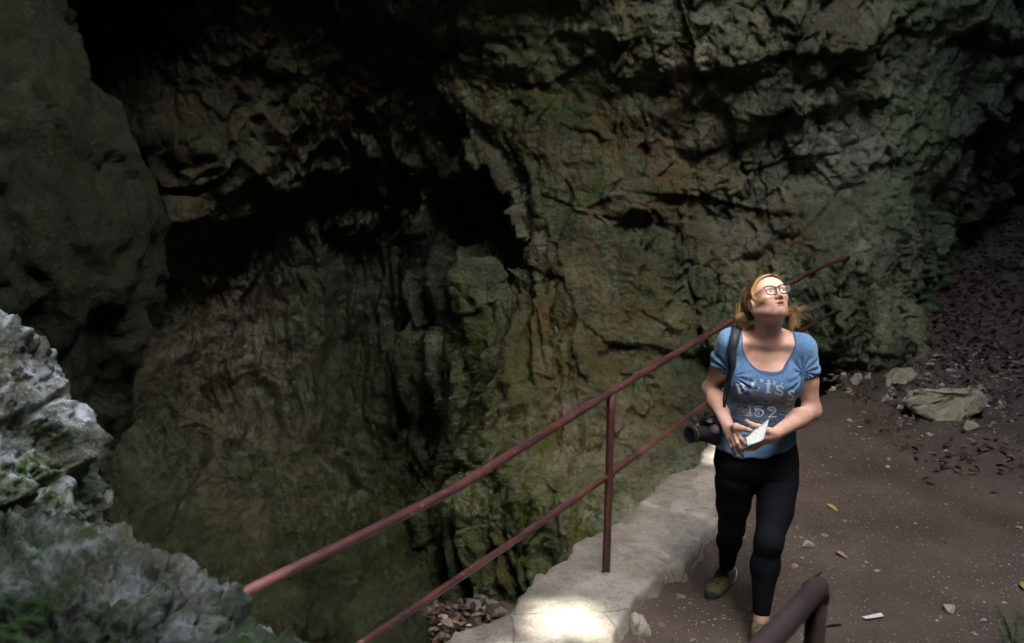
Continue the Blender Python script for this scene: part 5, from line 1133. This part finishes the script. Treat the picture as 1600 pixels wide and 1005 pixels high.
blk = simple('camera_black', (.006, .006, .0065), .5, .3, .2, 120, .001); blk2 = simple('rubber_black', (.009, .009, .010), .7, .25, .3, 200, .001); gold = simple('gold_ring', (.50, .36, .12), .35, .6, .05, metal=.6); glass = simple('lens_glass', (.01, .015, .03), .05, .8, .02)
cc0 = at(1110, 679, 4.19); cb = empty('photo_camera', cc0, 'black camera with a gold-ringed lens hanging on a strap at the woman hip', 'camera')
la = (at(1074, 681, 4.12) - at(1106, 678, 4.19)).normalized()
def rbox(c, X, Y, Zv, dims, bev=.006):
    bm = bmesh.new(); bmesh.ops.create_cube(bm, size=1); M = Matrix((X, Y, Zv)).transposed()
    for v_ in bm.verts: v_.co = Vector((v_.co.x * dims[0], v_.co.y * dims[1], v_.co.z * dims[2]))
    bmesh.ops.bevel(bm, geom=bm.edges[:], offset=bev, segments=3, affect='EDGES'); V = [c + M @ v_.co for v_ in bm.verts]; bm.verts.index_update(); F = [tuple(v_.index for v_ in f_.verts) for f_ in bm.faces]; bm.free(); return V, F
Zc = Vector((0, .1, 1)).normalized(); Zc = (Zc - la * Zc.dot(la)).normalized(); Yc = Zc.cross(la).normalized()
bc = at(1108, 676, 4.185)
v, f = join(rbox(bc, la, Yc, Zc, (.045, .13, .088), .010), rbox(bc + Zc * .050 + la * .004, la, Yc, Zc, (.052, .05, .030), .009), rbox(bc - Yc * .052 + la * .024, la, Yc, Zc, (.034, .034, .085), .012)); mesh_obj('camera_body', v, f, blk, cb)
def ring(a, b, r0, r1, n=28):
    V, F = [], []
    for q_, r_ in ((a, r0), (b, r1)):
        for k in range(n): an = 2 * math.pi * k / n; V.append(bc + la * q_ + (Yc * math.cos(an) + Zc * math.sin(an)) * r_)
    return V, [(k, (k + 1) % n, n + (k + 1) % n, n + k) for k in range(n)]
prof = [(.020, .030), (.036, .032), (.040, .034), (.062, .034), (.064, .0322), (.070, .0322), (.072, .0350), (.096, .0360), (.098, .034), (.104, .034), (.106, .0365), (.124, .0372), (.126, .034), (.118, .031)]
v, f = join(*[ring(prof[i][0], prof[i + 1][0], prof[i][1], prof[i + 1][1]) for i in range(len(prof) - 1)]); lb = mesh_obj('lens_barrel', v, f, blk2, cb, smooth=False)
v, f = join(ring(.0995, .1025, .0348, .0348)); mesh_obj('gold_ring', v, f, gold, lb)
vv = [bc + la * .120] + ring(.118, .118, .031, .031)[0][:28]; mesh_obj('front_glass', vv, [(0, 1 + k, 1 + (k + 1) % 28) for k in range(28)], glass, lb)
# strap: broad band over the shoulder, thin cords down to the camera
def ribbon(pts, ws, nrm, th=.003):
    V, F = [], []; P = [Vector(p) for p in pts]; n = len(P)
    for i, p in enumerate(P):
        d_ = (P[min(i + 1, n - 1)] - P[max(i - 1, 0)]).normalized(); N_ = Vector(nrm[i]); N_ = (N_ - d_ * N_.dot(d_)).normalized(); s_ = d_.cross(N_)
        for a, b in ((-1, 0), (1, 0), (1, 1), (-1, 1)): V.append(p + s_ * a * ws[i] / 2 + N_ * b * th)
    for i in range(n - 1):
        for k in range(4): F.append((i * 4 + k, i * 4 + (k + 1) % 4, (i + 1) * 4 + (k + 1) % 4, (i + 1) * 4 + k))
    return V, F
bvh2 = BVHTree.FromPolygons([tuple(v_.co) for v_ in bo.data.vertices], [tuple(p.vertices) for p in bo.data.polygons])
px = [(1150, 514, 4.31), (1152, 512, 4.28), (1151, 516, 4.25), (1149, 524, 4.225), (1147, 534, 4.20), (1144, 545, 4.185), (1141, 556, 4.175), (1138, 568, 4.17), (1136, 580, 4.17), (1134.5, 592, 4.17), (1133, 604, 4.175)]
SP_, SN = [], []
for (u, v_, y) in px:
    p = at(u, v_, y); 
    hit = shirt_bvh.find_nearest(p); p2 = hit[0] + hit[1] * .004 if hit[0] is not None and hit[3] < .09 else p; SP_.append(p2); SN.append(hit[1] if hit[0] is not None else Vector((0, -1, 0)))
back = [at(1146, 530, 4.37), at(1142, 570, 4.40)]
Sp = [back[1], back[0]] + SP_; Sn = [Vector((0, 1, 0)), Vector((0, 1, .5))] + SN
def cr_s(L, k):
    out = []
    for i in range(len(L) - 1):
        for j in range(k): out.append(L[i].lerp(L[i + 1], j / k))
    return out + [L[-1]]
Sp2, Sn2 = cr_s(Sp, 4), cr_s(Sn, 4); sm2 = [sum((Sp2[max(0, min(len(Sp2) - 1, i + k))] for k in range(-3, 4)), Vector()) / 7 for i in range(len(Sp2))]
ws_ = [.044 - .018 * max(0, (i / len(Sp2) - .55) / .45) for i in range(len(Sp2))]
v, f = ribbon([p + n_ * .004 for p, n_ in zip(sm2, Sn2)], ws_, Sn2); strapm = simple('strap_webbing', (.016, .019, .024), .6, .35, .25, 150, .001); mesh_obj('strap', v, f, strapm, cb)
e0 = sm2[-1]
cords = [tube([e0 + Vector((-.004, -.002, .01)), at(1131, 620, 4.19), at(1128, 640, 4.20), bc + Zc * .045 - Yc * .045], .0042, 8, True, 5), tube([e0 + Vector((.004, -.002, .01)), at(1134, 625, 4.185), at(1131, 645, 4.20), bc + Zc * .045 + Yc * .050], .0042, 8, True, 5), tube([back[1], at(1130, 640, 4.33), bc + Zc * .045 + Yc * .052], .004, 8, True, 4)]
v, f = join(*cords); mesh_obj('cord', v, f, strapm, cb)
# ------------------------------------------------------------------ the tree added unseen on the rim to sieve the sunlight
# sun flecks reach these places through gaps in its crown: (point, radius, share of leaves missing)
flecks = [((.42, 3.86, .15), .22, .95), ((.24, 3.98, .15), .16, .95), ((.24, 3.62, .15), .34, .93), ((.62, 4.30, .15), .07, .7), ((1.30, 6.0, .15), .14, .95), ((-.66, 2.66, 1.08), .15, .9), ((-.72, 2.58, 1.08), .06, .9),
          ((1.02, 5.28, .66), .10, .8), ((1.13, 4.2, 1.55), .10, .96), ((1.30, 4.25, 1.36), .08, .92), ((.95, 4.25, 1.34), .08, .92), ((1.37, 4.2, 1.25), .07, .72), ((1.12, 4.15, 1.31), .10, .88), ((1.05, 3.97, 1.0), .07, .95), ((.95, 5.3, .15), .12, .5), ((.60, 4.75, .15), .12, .45), ((1.2, 8.0, .0), .12, .5), ((.9, 7.6, -.7), .14, .5),
          ((-2.72, 5.0, 3.0), .20, 1.0), ((2.7, 8.4, 2.7), .08, .6), ((2.45, 8.4, 2.4), .06, .6), ((-1.25, 2.5, .9), .07, .6), ((.0, 7.0, -2.0), .05, .8), ((1.05, 4.0, 1.0), .045, .6)]
gobo_tree = empty('gobo_tree', (10.4, -12.5, 8.6), 'broad leafy tree added unseen above the cave opening to break up the sunlight', 'gobo_tree')
barkm = simple('tree_bark', (.10, .08, .06), .9, .2, .3, 12, .01)
CC = Vector((HX, HY, 7.0)) + sun_dir * 15.5
tp = [Vector((10.4, -12.5, 8.4)), Vector((10.0, -11.8, 12)), Vector((9.0, -10.6, 15.5)), CC + Vector((1.6, -2.2, -1.6)), CC + Vector((.3, -.3, -.6)), CC + Vector((-1.2, 1.6, .2))]
v, f = tube(tp, lambda t: .36 * (1 - .8 * t), 12, True, 4); mesh_obj('trunk', v, f, barkm, gobo_tree)
rt = random.Random(11)
for k in range(12):
    s_ = tp[3 + k % 3]; e_ = s_ + Vector((rt.uniform(-2.4, 2.4), rt.uniform(-2.4, 2.4), rt.uniform(-.2, 1.0)))
    v, f = tube([s_, s_.lerp(e_, .5) + Vector((0, 0, .3)), e_], lambda t: .06 * (1 - .8 * t), 7, True, 3); mesh_obj('limb', v, f, barkm, gobo_tree)
rs = np.random.RandomState(21); n = 30000
u3 = rs.normal(0, 1, (n, 3)); u3 /= np.linalg.norm(u3, axis=1)[:, None]; u3 *= rs.uniform(0, 1, n)[:, None] ** (1 / 2.6)
P_ = np.array(CC[:]) + u3 * np.array([3.1, 4.2, 1.6])
sd = np.array(sun_dir[:]); keep = np.ones(n, bool); dice = rs.uniform(0, 1, n)
for (c_, r_, w_) in flecks:
    pa = P_ - np.array(c_); dist = np.linalg.norm(pa - (pa @ sd)[:, None] * sd, axis=1)
    keep &= ~((dist < r_ + .10) & (dice < w_))
leafm = NT('tree_leaf'); leafm.base(leafm.ramp(leafm.noise(2, 3), [(.3, (.04, .07, .015)), (.7, (.09, .13, .03))]), .55, .3)
tr = leafm.n('ShaderNodeBsdfTranslucent'); tr.inputs[0].default_value = (.10, .14, .03, 1); ad = leafm.n('ShaderNodeMixShader'); ad.inputs[0].default_value = .25
leafm.l(leafm.b.outputs[0], ad.inputs[1]); leafm.l(tr.outputs[0], ad.inputs[2]); leafm.l(ad.outputs[0], leafm.t.nodes['Material Output'].inputs[0])
cr_ = leaves('crown', P_, rs.uniform(.11, .19, len(P_)), [leafm.m], 33, .5, keep=keep); cr_.parent = gobo_tree; cr_.matrix_parent_inverse = gobo_tree.matrix_basis.inverted()
